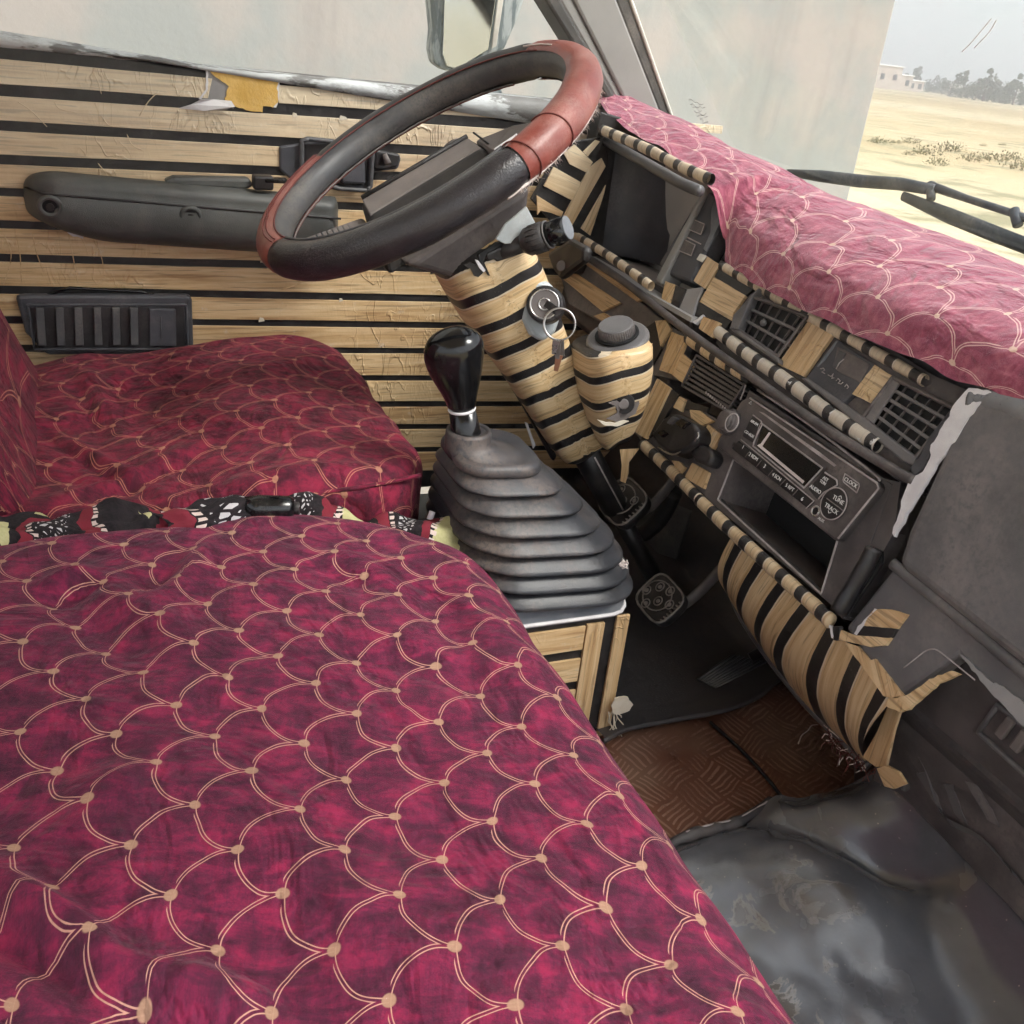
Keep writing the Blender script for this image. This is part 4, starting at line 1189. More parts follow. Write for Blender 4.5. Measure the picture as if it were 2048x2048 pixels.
disc('end_cap', S0 + SD * SL * 1.06, SD, .0125, .0012, M['dash_blue'], stalk, bevel=.0006)
slab('bracket', [(0.433,0.3075,0.5098),(0.433,0.3224,0.5173),(0.433,0.3431,0.52),(0.433,0.3418,0.5078),(0.433,0.3214,0.5015),(0.433,0.3184,0.5045),(0.433,0.3108,0.5026)], .012, M['dark'], stalk, bevel=.002)

# keys
kt = thing('ignition_key', 'key in the ignition with a bright split ring and small keys', 'key', LC)
KD = LD
k0 = LC + KD * .004
kp = Vector((0.466,0.3875,0.4543))
poly_block('key_bow', [k0 + Vector((0, .002, .006)), k0 + Vector((0, -.002, -.001)), kp + Vector((0, -.004, -.003)), kp + Vector((0, .003, .003))],
           [k0 + Vector((-.003, .002, .006)), k0 + Vector((-.003, -.002, -.001)), kp + Vector((-.004, -.004, -.003)), kp + Vector((-.004, .003, .003))], M['dark'], kt, .001)
RC = Vector((0.466,0.388,0.4425))
ring('split_ring', RC, (.86, -.42, .28), .0172, .0011, M['metal'], kt, seg=48)
ring('split_ring', RC + Vector((.0012, 0, .0004)), (.86, -.45, .25), .0170, .0009, M['metal'], kt, seg=48)
rk = random.Random(2)
for i, (pa, pb, mt) in enumerate([((0.466,0.3881,0.4256), (0.463,0.3922,0.4016), 'dull_metal'), ((0.465,0.3921,0.4242), (0.462,0.3984,0.4042), 'dull_metal'), ((0.468,0.3856,0.4243), (0.465,0.3861,0.4077), 'metal'), ((0.464,0.3934,0.4061), (0.462,0.3929,0.3868), 'brass')]):
    pa, pb = Vector(pa), Vector(pb)
    s = Vector((.002, .0035, 0))
    k = poly_block('small_key', [pa - s, pa + s, pb + s * .6, pb - s * .6], [pa - s + Vector((-.0012, .001, 0)), pa + s + Vector((-.0012, .001, 0)), pb + s * .6 + Vector((-.0012, .001, 0)), pb - s * .6 + Vector((-.0012, .001, 0))], M[mt], kt, .0004)

# ------------------------------------------------------------------ striped housing with ridged cap beside the column
hs = thing('capped_housing', 'small tapered housing in striped film with a ridged black cap', 'housing', (0.43,0.5048,0.2845))
HT, HB = Vector((0.425,0.4786,0.4064)), Vector((0.425,0.5056,0.2799))
rings, uvs = [], []
for s, w in [(0, .049), (.03, .052), (.25, .052), (.5, .046), (.75, .036), (.93, .025), (1.0, .020)]:
    c = HT.lerp(HB, s)
    for k in range(36):
        t = 2 * math.pi * k / 36
        uvs.append((t * .05, s * .155 + .008 * math.sin(t + .6)))
    cs = lambda v: math.copysign(abs(v) ** .62, v)
    rings.append([c + Vector((cs(math.cos(2 * math.pi * k / 36)) * w * .95, cs(math.sin(2 * math.pi * k / 36)) * w * .76, .010 * math.sin(2 * math.pi * k / 36 + .4))) for k in range(36)])
M['house_film'] = striped_vinyl('housing film', .041, .28, .35)
loft('housing', rings, M['house_film'], hs, uvs=uvs)
CU = Vector((.10, -.35, .93)).normalized()
CC = Vector((0.425,0.4835,0.4206))
disc('top_plate', CC - CU * .014, CU, .0385, .008, M['dash_light'], hs, r2=.0365, bevel=.003, seg=40)
disc('cap_seat', CC - CU * .005, CU, .026, .002, M['pit'], hs, seg=36, bevel=0)
cap = disc('ridged_cap', CC - CU * .005, CU, .0215, .0145, M['dash_light'], hs, r2=.0205, seg=48, bevel=.0015)
d_, a_, b_ = axes(CU)
for k in range(46):
    t = 2 * math.pi * k / 46
    o = (a_ * math.cos(t) + b_ * math.sin(t)) * .0212
    tube('knurl', [CC + o + CU * -.004, CC + o * .975 + CU * .0075], .0009, M['dash'], cap, seg=4)
slab('peeled_tip', [(0.455,0.505,0.4122),(0.455,0.5168,0.4142),(0.455,0.5095,0.3946)], .001, M['wood'], hs, bevel=0)
SC = Vector((0.468,0.4832,0.3466))
disc('screw_pit', SC - Vector((.002, -.002, 0)), (.8, -.6, .1), .0125, .005, M['dark'], hs, seg=24, bevel=.001)
disc('screw', SC, (.8, -.6, .1), .0065, .004, M['dull_metal'], hs, seg=16)
slab('torn_backing', [(0.47,0.4506,0.3279),(0.47,0.463,0.325),(0.47,0.4752,0.3234),(0.47,0.4868,0.326),(0.47,0.4932,0.3241),(0.47,0.4784,0.3187),(0.47,0.4613,0.3205)], .0015, M['paper_cream'], hs, bevel=0, rag=.0012)
slab('peeled_edge', [(0.4685,0.4624,0.3477),(0.4685,0.4715,0.3507),(0.4685,0.4758,0.3605),(0.4685,0.4864,0.3612),(0.4685,0.4995,0.3551),(0.4685,0.5041,0.3458),(0.4685,0.5009,0.3334),(0.4685,0.4901,0.3259),(0.4685,0.4758,0.3244),(0.4685,0.4632,0.3285),(0.4685,0.4765,0.3346),(0.4685,0.4726,0.3439)], .0015, M['hub'], hs, bevel=0, rag=.001)
slab('hanging_film', [(0.43,0.5111,0.2695),(0.43,0.5382,0.269),(0.43,0.5271,0.2511),(0.43,0.5289,0.2359),(0.43,0.5269,0.2221),(0.43,0.5193,0.2253),(0.43,0.5175,0.2468)], .001, M['wood'], hs, xdir=(0, 0, 1), bevel=0)


# ------------------------------------------------------------------ gear lever with bellows, on its console
GX = .535
gear = thing('gear_lever', 'gear lever with glossy black knob rising from a dusty ribbed rubber boot', 'gear lever', (GX, .31, .19))
KB, KT = Vector((0.535,0.2524,0.3778)), Vector((0.535,0.2377,0.4634))      # bottom and top of the knob
kd = (KT - KB).normalized()
kl = (KT - KB).length
rings = []
side = Vector((.55, .83, .05)).normalized()
side = (side - kd * side.dot(kd)).normalized()
oth = kd.cross(side)
for s, w, off in [(0, .0115, .003), (.02, .0148, .003), (.08, .0150, .003), (.22, .0190, .002), (.38, .0245, .0005), (.55, .0290, -.001), (.72, .0305, 0), (.85, .0275, .002), (.93, .0205, .004), (.98, .0105, .005), (1.0, .002, .005)]:
    c = KB + kd * (kl * s) + side * off
    rings.append([c + (side * math.cos(2 * math.pi * k / 32) * 1.02 + oth * math.sin(2 * math.pi * k / 32) * .92) * w for k in range(32)])
loft('knob', rings, M['gloss_black'], gear, sub=1)
ring('knob_collar', KB + side * .003 - kd * .001, kd, .0128, .0016, M['white_paper'], gear)
SB = Vector((0.535,0.2655,0.34))
tube('stem', [KB + side * .003, SB, SB - Vector((0, -.004, .03))], [.0135, .0160, .0165], M['gloss_black'], gear, seg=24)

# bellows: stacked rounded-rectangle folds
def rrect(cx, cy, hx, hy, r, z, n=9, tilt=0.0):
    P = []
    for qx, qy, a0 in ((1, 1, 0), (-1, 1, 90), (-1, -1, 180), (1, -1, 270)):
        for k in range(n):
            a = math.radians(a0 + 90 * k / (n - 1))
            x = cx + qx * (hx - r) + r * math.cos(a)
            y = cy + qy * (hy - r) + r * math.sin(a)
            P.append(Vector((x, y, z - tilt * (y - cy))))
    return P
rings = []
BT = Vector((SB.x, SB.y, SB.z))
TIPS = [.336, .361, .385, .406, .423, .435, .444, .451]      # forward reach of each fold
YR = .247                                                      # rear side stays upright
def put(q, ex, dz=0.0):
    """ring at fold number q (0 cap edge .. 7 base), bulged by ex"""
    k = min(6, int(q))
    tip = TIPS[k] + (TIPS[k + 1] - TIPS[k]) * (q - k)
    g = (tip - TIPS[0]) / (TIPS[-1] - TIPS[0])
    hy = (tip - YR) / 2 + ex
    cy = (tip + YR) / 2
    hx = .050 + .058 * g + ex
    z = .322 - .131 * q / 7 + dz
    rings.append(rrect(.537, cy, hx, hy, min(hx, hy) * .66, z, tilt=.06))
for w, dz, f in [(.0175, .012, 0), (.0225, .014, 0), (.0240, .010, 0), (.0240, .001, 0), (.028, -.004, .15), (.034, -.008, .45), (.041, -.014, .75)]:
    c = BT.lerp(Vector((.537, (TIPS[0] + YR) / 2, BT.z)), f)
    rings.append(rrect(c.x, c.y, w, w, w * (.98 - .25 * f), BT.z + dz))
put(0, -.002, .012); put(0, .002, .006); put(0, .0025, .001); put(0, .0005, -.002); put(0, -.006, -.003)
for f in range(7):
    for q, ex in ((.04, -.0085), (.10, -.004), (.40, .0005), (.66, .0042), (.80, .0052), (.90, .0040), (.955, -.001), (.985, -.0085)):
        put(f + q, ex)
rings.append(rrect(.537, .355, .095, .095, .06, .175))
loft('boot', rings, M['rubber'], gear, cap=True)
ring('boot_collar', BT + Vector((0, 0, .010)), (0, 0, 1), .0205, .0035, M['rubber'], gear)
fz = random.Random(9)
FC = Vector((0.615,0.426,0.2195))
for k in range(9):
    P = [FC + Vector((fz.gauss(0, .003), fz.gauss(0, .003), fz.gauss(0, .004))) for _ in range(4)]
    tube('torn_thread', smooth_path(P, 4), .0006, M['thread'], gear, seg=5)

con = thing('gear_console', 'box under the gear lever covered in wood strip film, torn along its rim', 'console', (.535, .31, 0))
CX0, CX1, CY0, CY1, CZ = .425, .640, .150, .432, .186
body = box('console_box', ((CX0 + CX1) / 2, (CY0 + CY1) / 2, CZ / 2 - .004), (CX1 - CX0 - .006, CY1 - CY0 - .006, CZ - .012), M['black_film'], con, bevel=.008)
# side facing the passenger: short strips then an upright board
def side_quad(y0, y1, z0, z1):
    return [(CX1, y0, z0), (CX1, y1, z0), (CX1, y1, z1), (CX1, y0, z1)]
yv0, yv1 = (0.64,0.3795,0.1712)[1], (0.64,0.401,0.1681)[1]
z = CZ - .024
k = 0
while z > .02:
    slab('wood_strip', side_quad(CY0 + .004, yv0 - .001, z - .030, z), .003, M['wood'], con, xdir=(0, 1, 0), bevel=.0005, uvo=(k * .31, k * .17))
    z -= .042
    k += 1
slab('upright_strip', side_quad(yv0, yv1, .004, CZ - .022), .004, M['wood'], con, xdir=(0, 0, 1), bevel=.0005, proud=.0012, uvo=(.4, .6))
yb0 = (0.64,0.4148,0.1661)[1]
slab('corner_strip', side_quad(yb0, CY1 - .001, .004, CZ - .016), .004, M['wood'], con, xdir=(0, 0, 1), bevel=.001, proud=.0012, uvo=(.9, .2))
# open rim of the box, cut edge showing white
rim = [Vector((CX0, CY0, CZ)), Vector((CX1, CY0, CZ)), Vector((CX1, CY1, CZ)), Vector((CX0, CY1, CZ))]
outer, inner = rrect(.5325, .291, .1085, .142, .03, CZ - .016), rrect(.5325, .291, .1085, .142, .03, CZ + .006)
in2, in3 = rrect(.5325, .291, .086, .120, .03, CZ + .004), rrect(.5325, .291, .084, .118, .03, CZ - .03)
loft('rim_frame', [outer, inner, in2, in3], M['dash_blue'], con, cap=False, bevel=.002)
loft('opening', [rrect(.5325, .291, .0835, .1175, .03, CZ - .031), rrect(.5325, .291, .0835, .1175, .03, CZ - .04)], M['pit'], con)
rp = rrect(.5325, .291, .1095, .143, .03, CZ - .012)
tube('torn_edge', [p + Vector((0, 0, .0045 * nz(i * .9))) for i, p in enumerate(rp[27:] + rp[:9])], .0022, M['white_paper'], con, seg=6)
for y in ((0.6,0.3794,0.1847)[1], (0.6,0.4062,0.1912)[1]):
    box('clip', (.600, y, CZ + .012), (.010, .016, .018), M['hub'], con, bevel=.002)
slab('peeled_scrap', [(0.652,0.4207,0.0573),(0.652,0.4238,0.0669),(0.652,0.4363,0.0674),(0.652,0.4491,0.0536),(0.652,0.4447,0.0458),(0.652,0.4326,0.0423),(0.652,0.4251,0.0462)], .0012, M['paper_cream'], con, bevel=0, rag=.002)
rz = random.Random(4)
for i in range(7):
    a = Vector((0.648,0.4255,0.0448)) + Vector((0, rz.gauss(0, .003), rz.gauss(0, .004)))
    b = Vector((0.65,0.4345,0.0183)) + Vector((0, rz.gauss(0, .006), rz.gauss(0, .008)))
    tube('frayed_film', smooth_path([a, a.lerp(b, .5) + Vector((.003 * rz.random(), rz.gauss(0, .004), 0)), b], 4), .0007, M['paper_cream'], con, seg=5)


# ------------------------------------------------------------------ dashboard
dash = thing('dashboard', 'dark van dashboard patched with wood and black strip film, vents and switches', 'dashboard', (.7, .65, .2))
UPN = Vector((0, -1, .5)).normalized()
LON = Vector((0, -1, .36)).normalized()
UPY, LOY = Vector((0, .5, 1)).normalized(), Vector((0, .36, 1)).normalized()

def prism(name, prof, x0, x1, mat, parent, bevel=.004):
    A = [Vector((x0, y, z)) for y, z in prof]
    B = [Vector((x1, y, z)) for y, z in prof]
    return poly_block(name, A, B, mat, parent, bevel)
# solid behind the fascias
prism('body', [(.845, .545), (.70, .535), (.662, .49), (.655, .415), (.690, .40), (.665, .262), (.66, .235), (.80, .23)], .372, 1.46, M['dash'], dash, .006)
prism('knee_body', [(.80, .40), (.622, .428), (.616, .40), (.60, .33), (.64, .30), (.80, .30)], .02, .372, M['dash'], dash, .004)
prism('lower_body', [(.615, .24), (.585, .20), (.625, .10), (.66, -.005), (.80, -.005), (.80, .24)], .80, 1.46, M['mat_dark'], dash, .006)

# instrument opening: bare recess with its cluster gone
slab('recess_back', [(.03, .700, .42), (.40, .700, .42), (.40, .690, .545), (.345, .689, .562), (.03, .688, .592)], .01, M['recess'], dash, bevel=.002)
tag(bpy.data.objects['recess_back'], 'bare grey back of the empty instrument opening')
slab('recess_floor', [(.03, .60, .428), (.40, .60, .428), (.40, .76, .415), (.03, .76, .415)], .006, M['recess'], dash, bevel=0)
slab('recess_wall', [(.084, .585, .40), (.084, .77, .40), (.084, .77, .60), (.084, .60, .628)], .03, M['black_film'], dash, xdir=(0, 1, 0), bevel=.002)
surf('recess_corner', lambda a, b: Vector((.088 + .075 * (1 - math.cos(a * math.pi / 2)), .63 + .066 * math.sin(a * math.pi / 2), .43 + .165 * b)), 14, 4, M['trim_blue'], dash)
slab('recess_side', [(0.088,0.507,0.5066),(0.088,0.5324,0.5581),(0.088,0.5636,0.5873),(0.088,0.6047,0.5949),(0.088,0.618,0.5733),(0.088,0.6244,0.5336),(0.088,0.613,0.455),(0.088,0.5507,0.4686)], .006, M['black_film'], dash, xdir=(0, 1, 0), bevel=.001)
for pts, xd in (([(0.0895,0.5906,0.5539),(0.0895,0.6083,0.5674),(0.0895,0.6163,0.5565),(0.0895,0.5752,0.4725),(0.0895,0.5587,0.4838)], (0, .4, 1)),
                ([(0.0892,0.5476,0.5715),(0.0892,0.5636,0.5833),(0.0892,0.5954,0.5611),(0.0892,0.5869,0.5466),(0.0892,0.5593,0.5567)], (0, 1, -.3)),
                ([(0.0892,0.5779,0.5743),(0.0892,0.5949,0.5911),(0.0892,0.6025,0.5895),(0.0892,0.5861,0.5684)], (0, .4, 1)),
                ([(0.0892,0.535,0.5522),(0.0892,0.5807,0.5329),(0.0892,0.5713,0.5067),(0.0892,0.5232,0.5258)], (0, 1, -.3)),
                ([(0.0892,0.5137,0.5127),(0.0892,0.5586,0.4911),(0.0892,0.5563,0.4837),(0.0892,0.5393,0.4891),(0.0892,0.5227,0.4915),(0.0892,0.5186,0.4856)], (0, 1, -.3)),
                ([(0.0892,0.6209,0.5308),(0.0892,0.6202,0.5192),(0.0892,0.6069,0.4582),(0.0892,0.5901,0.4683)], (0, .4, 1))):
    slab('wood_chip', pts, .003, M['wood'], dash, xdir=xd, bevel=.0004, proud=.0008, uvo=(random.random(), random.random()))

M['roll_film'] = striped_vinyl('roll film', .036, .34, .1, fade=.45, black=(.060, .053, .051))
M['roll_film_worn'] = striped_vinyl('worn roll film', .034, .32, .4, white=.45, fade=.70, black=(.050, .045, .045))
M['roll_film_brown'] = striped_vinyl('brown roll film', .034, .36, .2, fade=.12, white=.12, black=(.040, .036, .035))
def roll(name, pts, r, mat, parent=dash, seg=14, n=10, flat=.8, cap=True):
    P = smooth_path([Vector(p) for p in pts], n)
    R = [.88 * r * (1 + .10 * nz(i * .37, r * 900)) for i in range(len(P))]
    return tube(name, P, R, mat, parent, seg=seg, up=(0, 0, 1), sx=flat, cap=cap)
roll('opening_roll', [(0.086,0.605,0.6044),(0.211,0.605,0.5995),(0.3072,0.605,0.5919),(0.3806,0.605,0.5888)], .0080, M['roll_film'], cap=False)
tube('opening_seal', [(0.0753,0.615,0.5909),(0.1993,0.615,0.5798),(0.2975,0.615,0.5707),(0.3453,0.615,0.5695)], .007, M['dash_light'], dash, seg=10)
roll('opening_roll', [(0.0726,0.588,0.4556),(0.1858,0.588,0.4525),(0.3134,0.588,0.4435)], .0075, M['roll_film'], cap=False)
tube('lip_edge', smooth_path([(0.058,0.6006,0.4311),(0.2263,0.5984,0.4252),(0.3664,0.5947,0.4148),(0.4604,0.5928,0.4096),(0.5639,0.5912,0.405),(0.6804,0.5894,0.3999),(0.7859,0.5894,0.4001),(0.8186,0.5899,0.4014)], 6), .0052, M['dash'], dash, seg=10)

# knee panel below the opening
slab('knee_panel', [(0.0164,0.6001,0.3827),(0.06,0.6122,0.4161),(0.2065,0.6106,0.4116),(0.3486,0.6066,0.4007),(0.3837,0.6038,0.3928),(0.3662,0.5966,0.3728),(0.2881,0.5928,0.3622),(0.0823,0.5894,0.3528)], .01, M['dash_light'], dash, bevel=.002)
for pts in ([(0.0309,0.5936,0.3822),(0.0502,0.5994,0.3984),(0.2184,0.5985,0.3957),(0.1851,0.5903,0.3732)], [(0.0802,0.6056,0.4156),(0.1025,0.6086,0.4238),(0.2751,0.6065,0.418),(0.2549,0.6026,0.4074)], [(0.1679,0.5861,0.3615),(0.1906,0.5905,0.3735),(0.3162,0.5897,0.3713),(0.2931,0.587,0.3639)]):
    slab('wood_chip', pts, .004, M['wood'], dash, xdir=(1, 0, 0), proud=-.002, bevel=.0004, uvo=(random.random(), random.random()))
# black switch housing with screw under the stalk
slab('switch_housing', [(0.1712,0.5,0.4507),(0.2354,0.5,0.4849),(0.2822,0.5,0.4852),(0.2846,0.5,0.4675),(0.2422,0.5,0.4406),(0.2229,0.5,0.4273),(0.1969,0.5,0.4346)], .014, M['dark'], dash, bevel=.006)
disc('housing_screw', Vector((0.2296,0.498,0.4477)), (.5, -.8, .3), .007, .003, M['hub'], dash, seg=16)

# mirror-switch panel at the right of the opening
sp1 = slab('switch_panel', [(0.261,0.6752,0.5593),(0.2893,0.6744,0.5578),(0.3221,0.6665,0.5419),(0.3359,0.6587,0.5263),(0.3377,0.6452,0.4994),(0.3395,0.6373,0.4836),(0.3465,0.6241,0.4571),(0.2814,0.6223,0.4535),(0.2595,0.6253,0.4594)], .03, M['trim_blue'], dash, bevel=.004)
slab('panel_bezel', [(0.2678,0.6726,0.5676),(0.2752,0.6723,0.567),(0.2987,0.6103,0.4429),(0.2823,0.6102,0.4427)], .03, M['pillar'], sp1, bevel=.002)
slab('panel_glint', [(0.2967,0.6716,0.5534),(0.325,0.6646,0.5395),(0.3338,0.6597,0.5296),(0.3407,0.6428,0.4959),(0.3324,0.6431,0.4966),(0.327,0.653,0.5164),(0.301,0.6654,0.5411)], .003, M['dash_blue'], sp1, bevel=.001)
for pts in ([(0.2787,0.6546,0.5231),(0.3086,0.6545,0.5228),(0.3138,0.6484,0.5107),(0.283,0.6483,0.5105)], [(0.2856,0.6422,0.4983),(0.315,0.6419,0.4977),(0.3198,0.6355,0.4849),(0.2891,0.6352,0.4842)]):
    b_ = slab('push_button', pts, .006, M['dash'], sp1, bevel=.001)
    outline('button_edge', pts, .0007, M['edge_wear_glint'], b_, proud=.0002)
slab('seam_line', [(0.2801,0.6454,0.5025),(0.3227,0.6449,0.5015),(0.3229,0.6443,0.5002),(0.2797,0.6447,0.501)], .002, M['edge_wear_glint'], sp1, bevel=0)
slab('white_tag', [(0.3334,0.639,0.4915),(0.347,0.6394,0.4922),(0.3455,0.6351,0.4836),(0.3331,0.635,0.4835)], .003, M['seal_light'], sp1, bevel=.001)

# film patches on the upper fascia
def patch(name, pts, mat, xd=(1, 0, 0), dp=.004, parent=dash, **kw):
    if mat == 'white_paper' or name in ('torn_film', 'torn_metal', 'scuff'):
        kw.setdefault('rag', .0022 if name == 'torn_white_strip' else .0014)
    elif mat == 'wood':
        kw.setdefault('rag', .0005)
    return slab(name, pts, dp, M[mat], parent, xdir=xd, bevel=.0 if kw.get('rag') else .0004, uvo=(random.random(), random.random()), **kw)
patch('wood_patch', [(0.3434,0.644,0.4903),(0.376,0.6426,0.4873),(0.3755,0.6275,0.4573),(0.3462,0.6285,0.4593)], 'wood', UPY)
patch('wood_patch', [(0.3787,0.6354,0.4731),(0.4525,0.634,0.4702),(0.4501,0.6237,0.4495),(0.4558,0.6192,0.4405),(0.3806,0.62,0.4423)], 'wood')
patch('film_patch', [(0.378,0.6424,0.4859),(0.4602,0.6405,0.4822),(0.4519,0.6345,0.47),(0.379,0.6362,0.4735)], 'black_film')
patch('wood_patch', [(0.3011,0.6153,0.4473),(0.3252,0.6159,0.4486),(0.3374,0.6036,0.424),(0.3169,0.6038,0.4243)], 'wood', UPY)
patch('film_patch', [(0.3256,0.6162,0.4481),(0.35,0.6171,0.4499),(0.3587,0.6059,0.4275),(0.3395,0.6052,0.426)], 'black_film')
patch('grey_patch', [(0.3515,0.6178,0.4501),(0.3767,0.6225,0.4596),(0.3808,0.6149,0.4444),(0.3945,0.6038,0.4222),(0.3597,0.6056,0.4258)], 'bare_metal_grey')
patch('film_patch', [(0.3836,0.6181,0.4429),(0.4586,0.6172,0.4411),(0.4564,0.6117,0.4301),(0.4378,0.6133,0.4333),(0.4007,0.6129,0.4325),(0.3906,0.6088,0.4243)], 'black_film')
patch('wood_patch', [(0.4088,0.6094,0.4323),(0.4465,0.6109,0.4353),(0.4484,0.602,0.4175),(0.4153,0.6027,0.4187)], 'wood', UPY)
patch('torn_edge', [(0.399,0.6027,0.4216),(0.409,0.6094,0.435),(0.4108,0.6071,0.4303),(0.4061,0.6029,0.4218)], 'white_paper')
patch('wood_patch', [(0.5712,0.6364,0.4773),(0.615,0.6343,0.473),(0.6128,0.6113,0.4271),(0.5676,0.6105,0.4254)], 'wood', UPY)
patch('wood_patch', [(0.6911,0.629,0.467),(0.7173,0.6279,0.4648),(0.7179,0.6137,0.4363),(0.6879,0.6132,0.4354)], 'wood')
patch('fascia_plate', [(0.4316,0.6404,0.4741),(0.4782,0.6467,0.4867),(0.5842,0.6441,0.4816),(0.676,0.6451,0.4835),(0.7521,0.6423,0.4778),(0.7993,0.6427,0.4787),(0.8009,0.6193,0.4318),(0.7951,0.5977,0.3888),(0.4959,0.6038,0.4009),(0.4486,0.6086,0.4106),(0.4373,0.6197,0.4326)], 'dash', dp=.012)
roll('cloth_roll', [(0.38,0.6426,0.4875),(0.4677,0.6408,0.4838),(0.5496,0.6387,0.4797),(0.6305,0.6373,0.4768),(0.6948,0.6362,0.4747),(0.7538,0.6349,0.4721)], .0070, M['roll_film'], cap=False)

def vent(name, label, quad, rows, cols, d0=.018, fr=M['dash'], slat=M['dash_light'], rim=.0022, parent=dash):
    """air vent: sunken dark box, thin cross slats and upright vanes; quad = tl, tr, br, bl on the fascia"""
    q = [Vector(p) for p in quad]
    n = (q[1] - q[0]).cross(q[3] - q[0]).normalized()
    if n.dot(INSIDE - q[0]) < 0: n = -n
    v = slab(name, [tuple(p - n * .006) for p in q], .02, M['pit'], parent, bevel=0)
    tag(v, label)
    outline('vent_frame', [tuple(p) for p in q], rim, fr, v, proud=.001)
    for k in range(1, rows):
        s = k / rows
        a, b = q[0].lerp(q[3], s), q[1].lerp(q[2], s)
        up = (q[0] - q[3]).normalized() * .0016
        poly_block('slat', [a + up, b + up, b - up, a - up], [a + up * .3 - n * .010, b + up * .3 - n * .010, b - up * 1.3 - n * .010, a - up * 1.3 - n * .010], slat, v, .0003)
    for k in range(1, cols):
        s = k / cols
        a, b = q[0].lerp(q[1], s), q[3].lerp(q[2], s)
        t = (q[1] - q[0]).normalized() * .0008
        poly_block('vane', [a + t - n * .0035, b + t - n * .0035, b - t - n * .0035, a - t - n * .0035], [a + t - n * .0058, b + t - n * .0058, b - t - n * .0058, a - t - n * .0058], M['dash'], v, 0)
    return v
v1 = vent('air_vent', 'square vent with cross slats beside the pale wood patch', [(0.4699,0.6302,0.4738),(0.5714,0.633,0.4794),(0.5664,0.6099,0.4331),(0.48,0.6123,0.438)], 3, 6)
slab('vent_cheek', [(0.4791,0.6302,0.4873),(0.4775,0.6246,0.476),(0.4875,0.6068,0.4404),(0.4743,0.6051,0.437),(0.466,0.6122,0.4512)], .012, M['dash_light'], v1, bevel=.002)
slab('vent_sill', [(0.4723,0.6067,0.4357),(0.4859,0.6085,0.4393),(0.5725,0.6059,0.4342),(0.5764,0.6036,0.4296)], .012, M['dash_light'], v1, bevel=.002)
tube('vent_knob', [(0.5107,0.6229,0.4547), (0.5168,0.6182,0.4566)], .0040, M['dash_light'], v1, seg=8)
v2 = vent('air_vent', 'wide vent with long slats next to the torn white strip', [(0.7215,0.6273,0.4636),(0.804,0.6274,0.4638),(0.8001,0.602,0.413),(0.7185,0.6066,0.4222)], 5, 5)
slab('vent_flap', [(0.7229,0.6259,0.4642),(0.7328,0.6259,0.4642),(0.7329,0.6122,0.4367),(0.734,0.6048,0.4218),(0.7218,0.6056,0.4236),(0.7203,0.6143,0.4409)], .003, M['dash_light'], v2, bevel=.001)
slab('vent_sill', [(0.6156,0.6046,0.4271),(0.6246,0.6062,0.4303),(0.69,0.6044,0.4266),(0.8028,0.6,0.4178),(0.8067,0.5963,0.4105),(0.7926,0.5955,0.4089),(0.698,0.6004,0.4187)], .012, M['dash_light'], v2, bevel=.002)
slab('vent_corner', [(0.8055,0.5984,0.4191),(0.802,0.6066,0.4356),(0.8027,0.6134,0.4492),(0.8047,0.621,0.4643),(0.809,0.6218,0.466),(0.8124,0.6098,0.442),(0.8147,0.6031,0.4286),(0.8185,0.5956,0.4135),(0.8141,0.5907,0.4037),(0.8045,0.5925,0.4074)], .014, M['trim_blue'], v2, bevel=.003)

# heater control panel
cp = slab('heater_panel', [(0.6244,0.6326,0.472),(0.691,0.6301,0.4669),(0.6885,0.6146,0.436),(0.6827,0.6078,0.4223),(0.6172,0.6098,0.4264)], .012, M['trim_blue'], dash, bevel=.002)
tag(cp, 'blue black heater control panel with worn symbols')
slab('control_recess', [(0.6329,0.6286,0.4662),(0.6462,0.6289,0.4668),(0.6857,0.628,0.465),(0.6879,0.6192,0.4473),(0.6572,0.6189,0.4467),(0.644,0.6197,0.4483)], .003, M['dash'], cp, bevel=.0005)
slab('grey_key', [(0.6389,0.6263,0.4649),(0.6499,0.6265,0.4652),(0.6513,0.6187,0.4496),(0.6435,0.6184,0.449)], .003, M['grey_vinyl'], cp, bevel=.001)
tube('bright_edge', [(0.6517,0.6175,0.4489),(0.6507,0.6205,0.4548),(0.6532,0.623,0.4598)], .0007, M['edge_wear_glint'], cp, seg=5)
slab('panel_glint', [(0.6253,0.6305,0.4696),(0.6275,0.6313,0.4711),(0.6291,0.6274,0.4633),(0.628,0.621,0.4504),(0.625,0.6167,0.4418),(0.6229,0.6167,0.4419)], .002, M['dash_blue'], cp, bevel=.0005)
for i, pts in enumerate(([(0.6296,0.6164,0.4413),(0.6328,0.6174,0.4432),(0.6363,0.6169,0.4423),(0.6341,0.6155,0.4395),(0.6392,0.6155,0.4396)], [(0.644,0.6157,0.44),(0.6493,0.6156,0.4398),(0.6496,0.6174,0.4432),(0.6518,0.615,0.4386),(0.654,0.6158,0.4402)], [(0.6588,0.615,0.4386),(0.6593,0.6164,0.4412),(0.6639,0.6159,0.4404),(0.663,0.6145,0.4376),(0.6673,0.6149,0.4383),(0.668,0.6161,0.4406)], [(0.6735,0.6146,0.4376),(0.674,0.6159,0.4403),(0.6783,0.6152,0.439),(0.6777,0.6143,0.4371)])):
    tube('printed_symbol', pts, .0006, M['edge_wear_glint'], cp, seg=5)

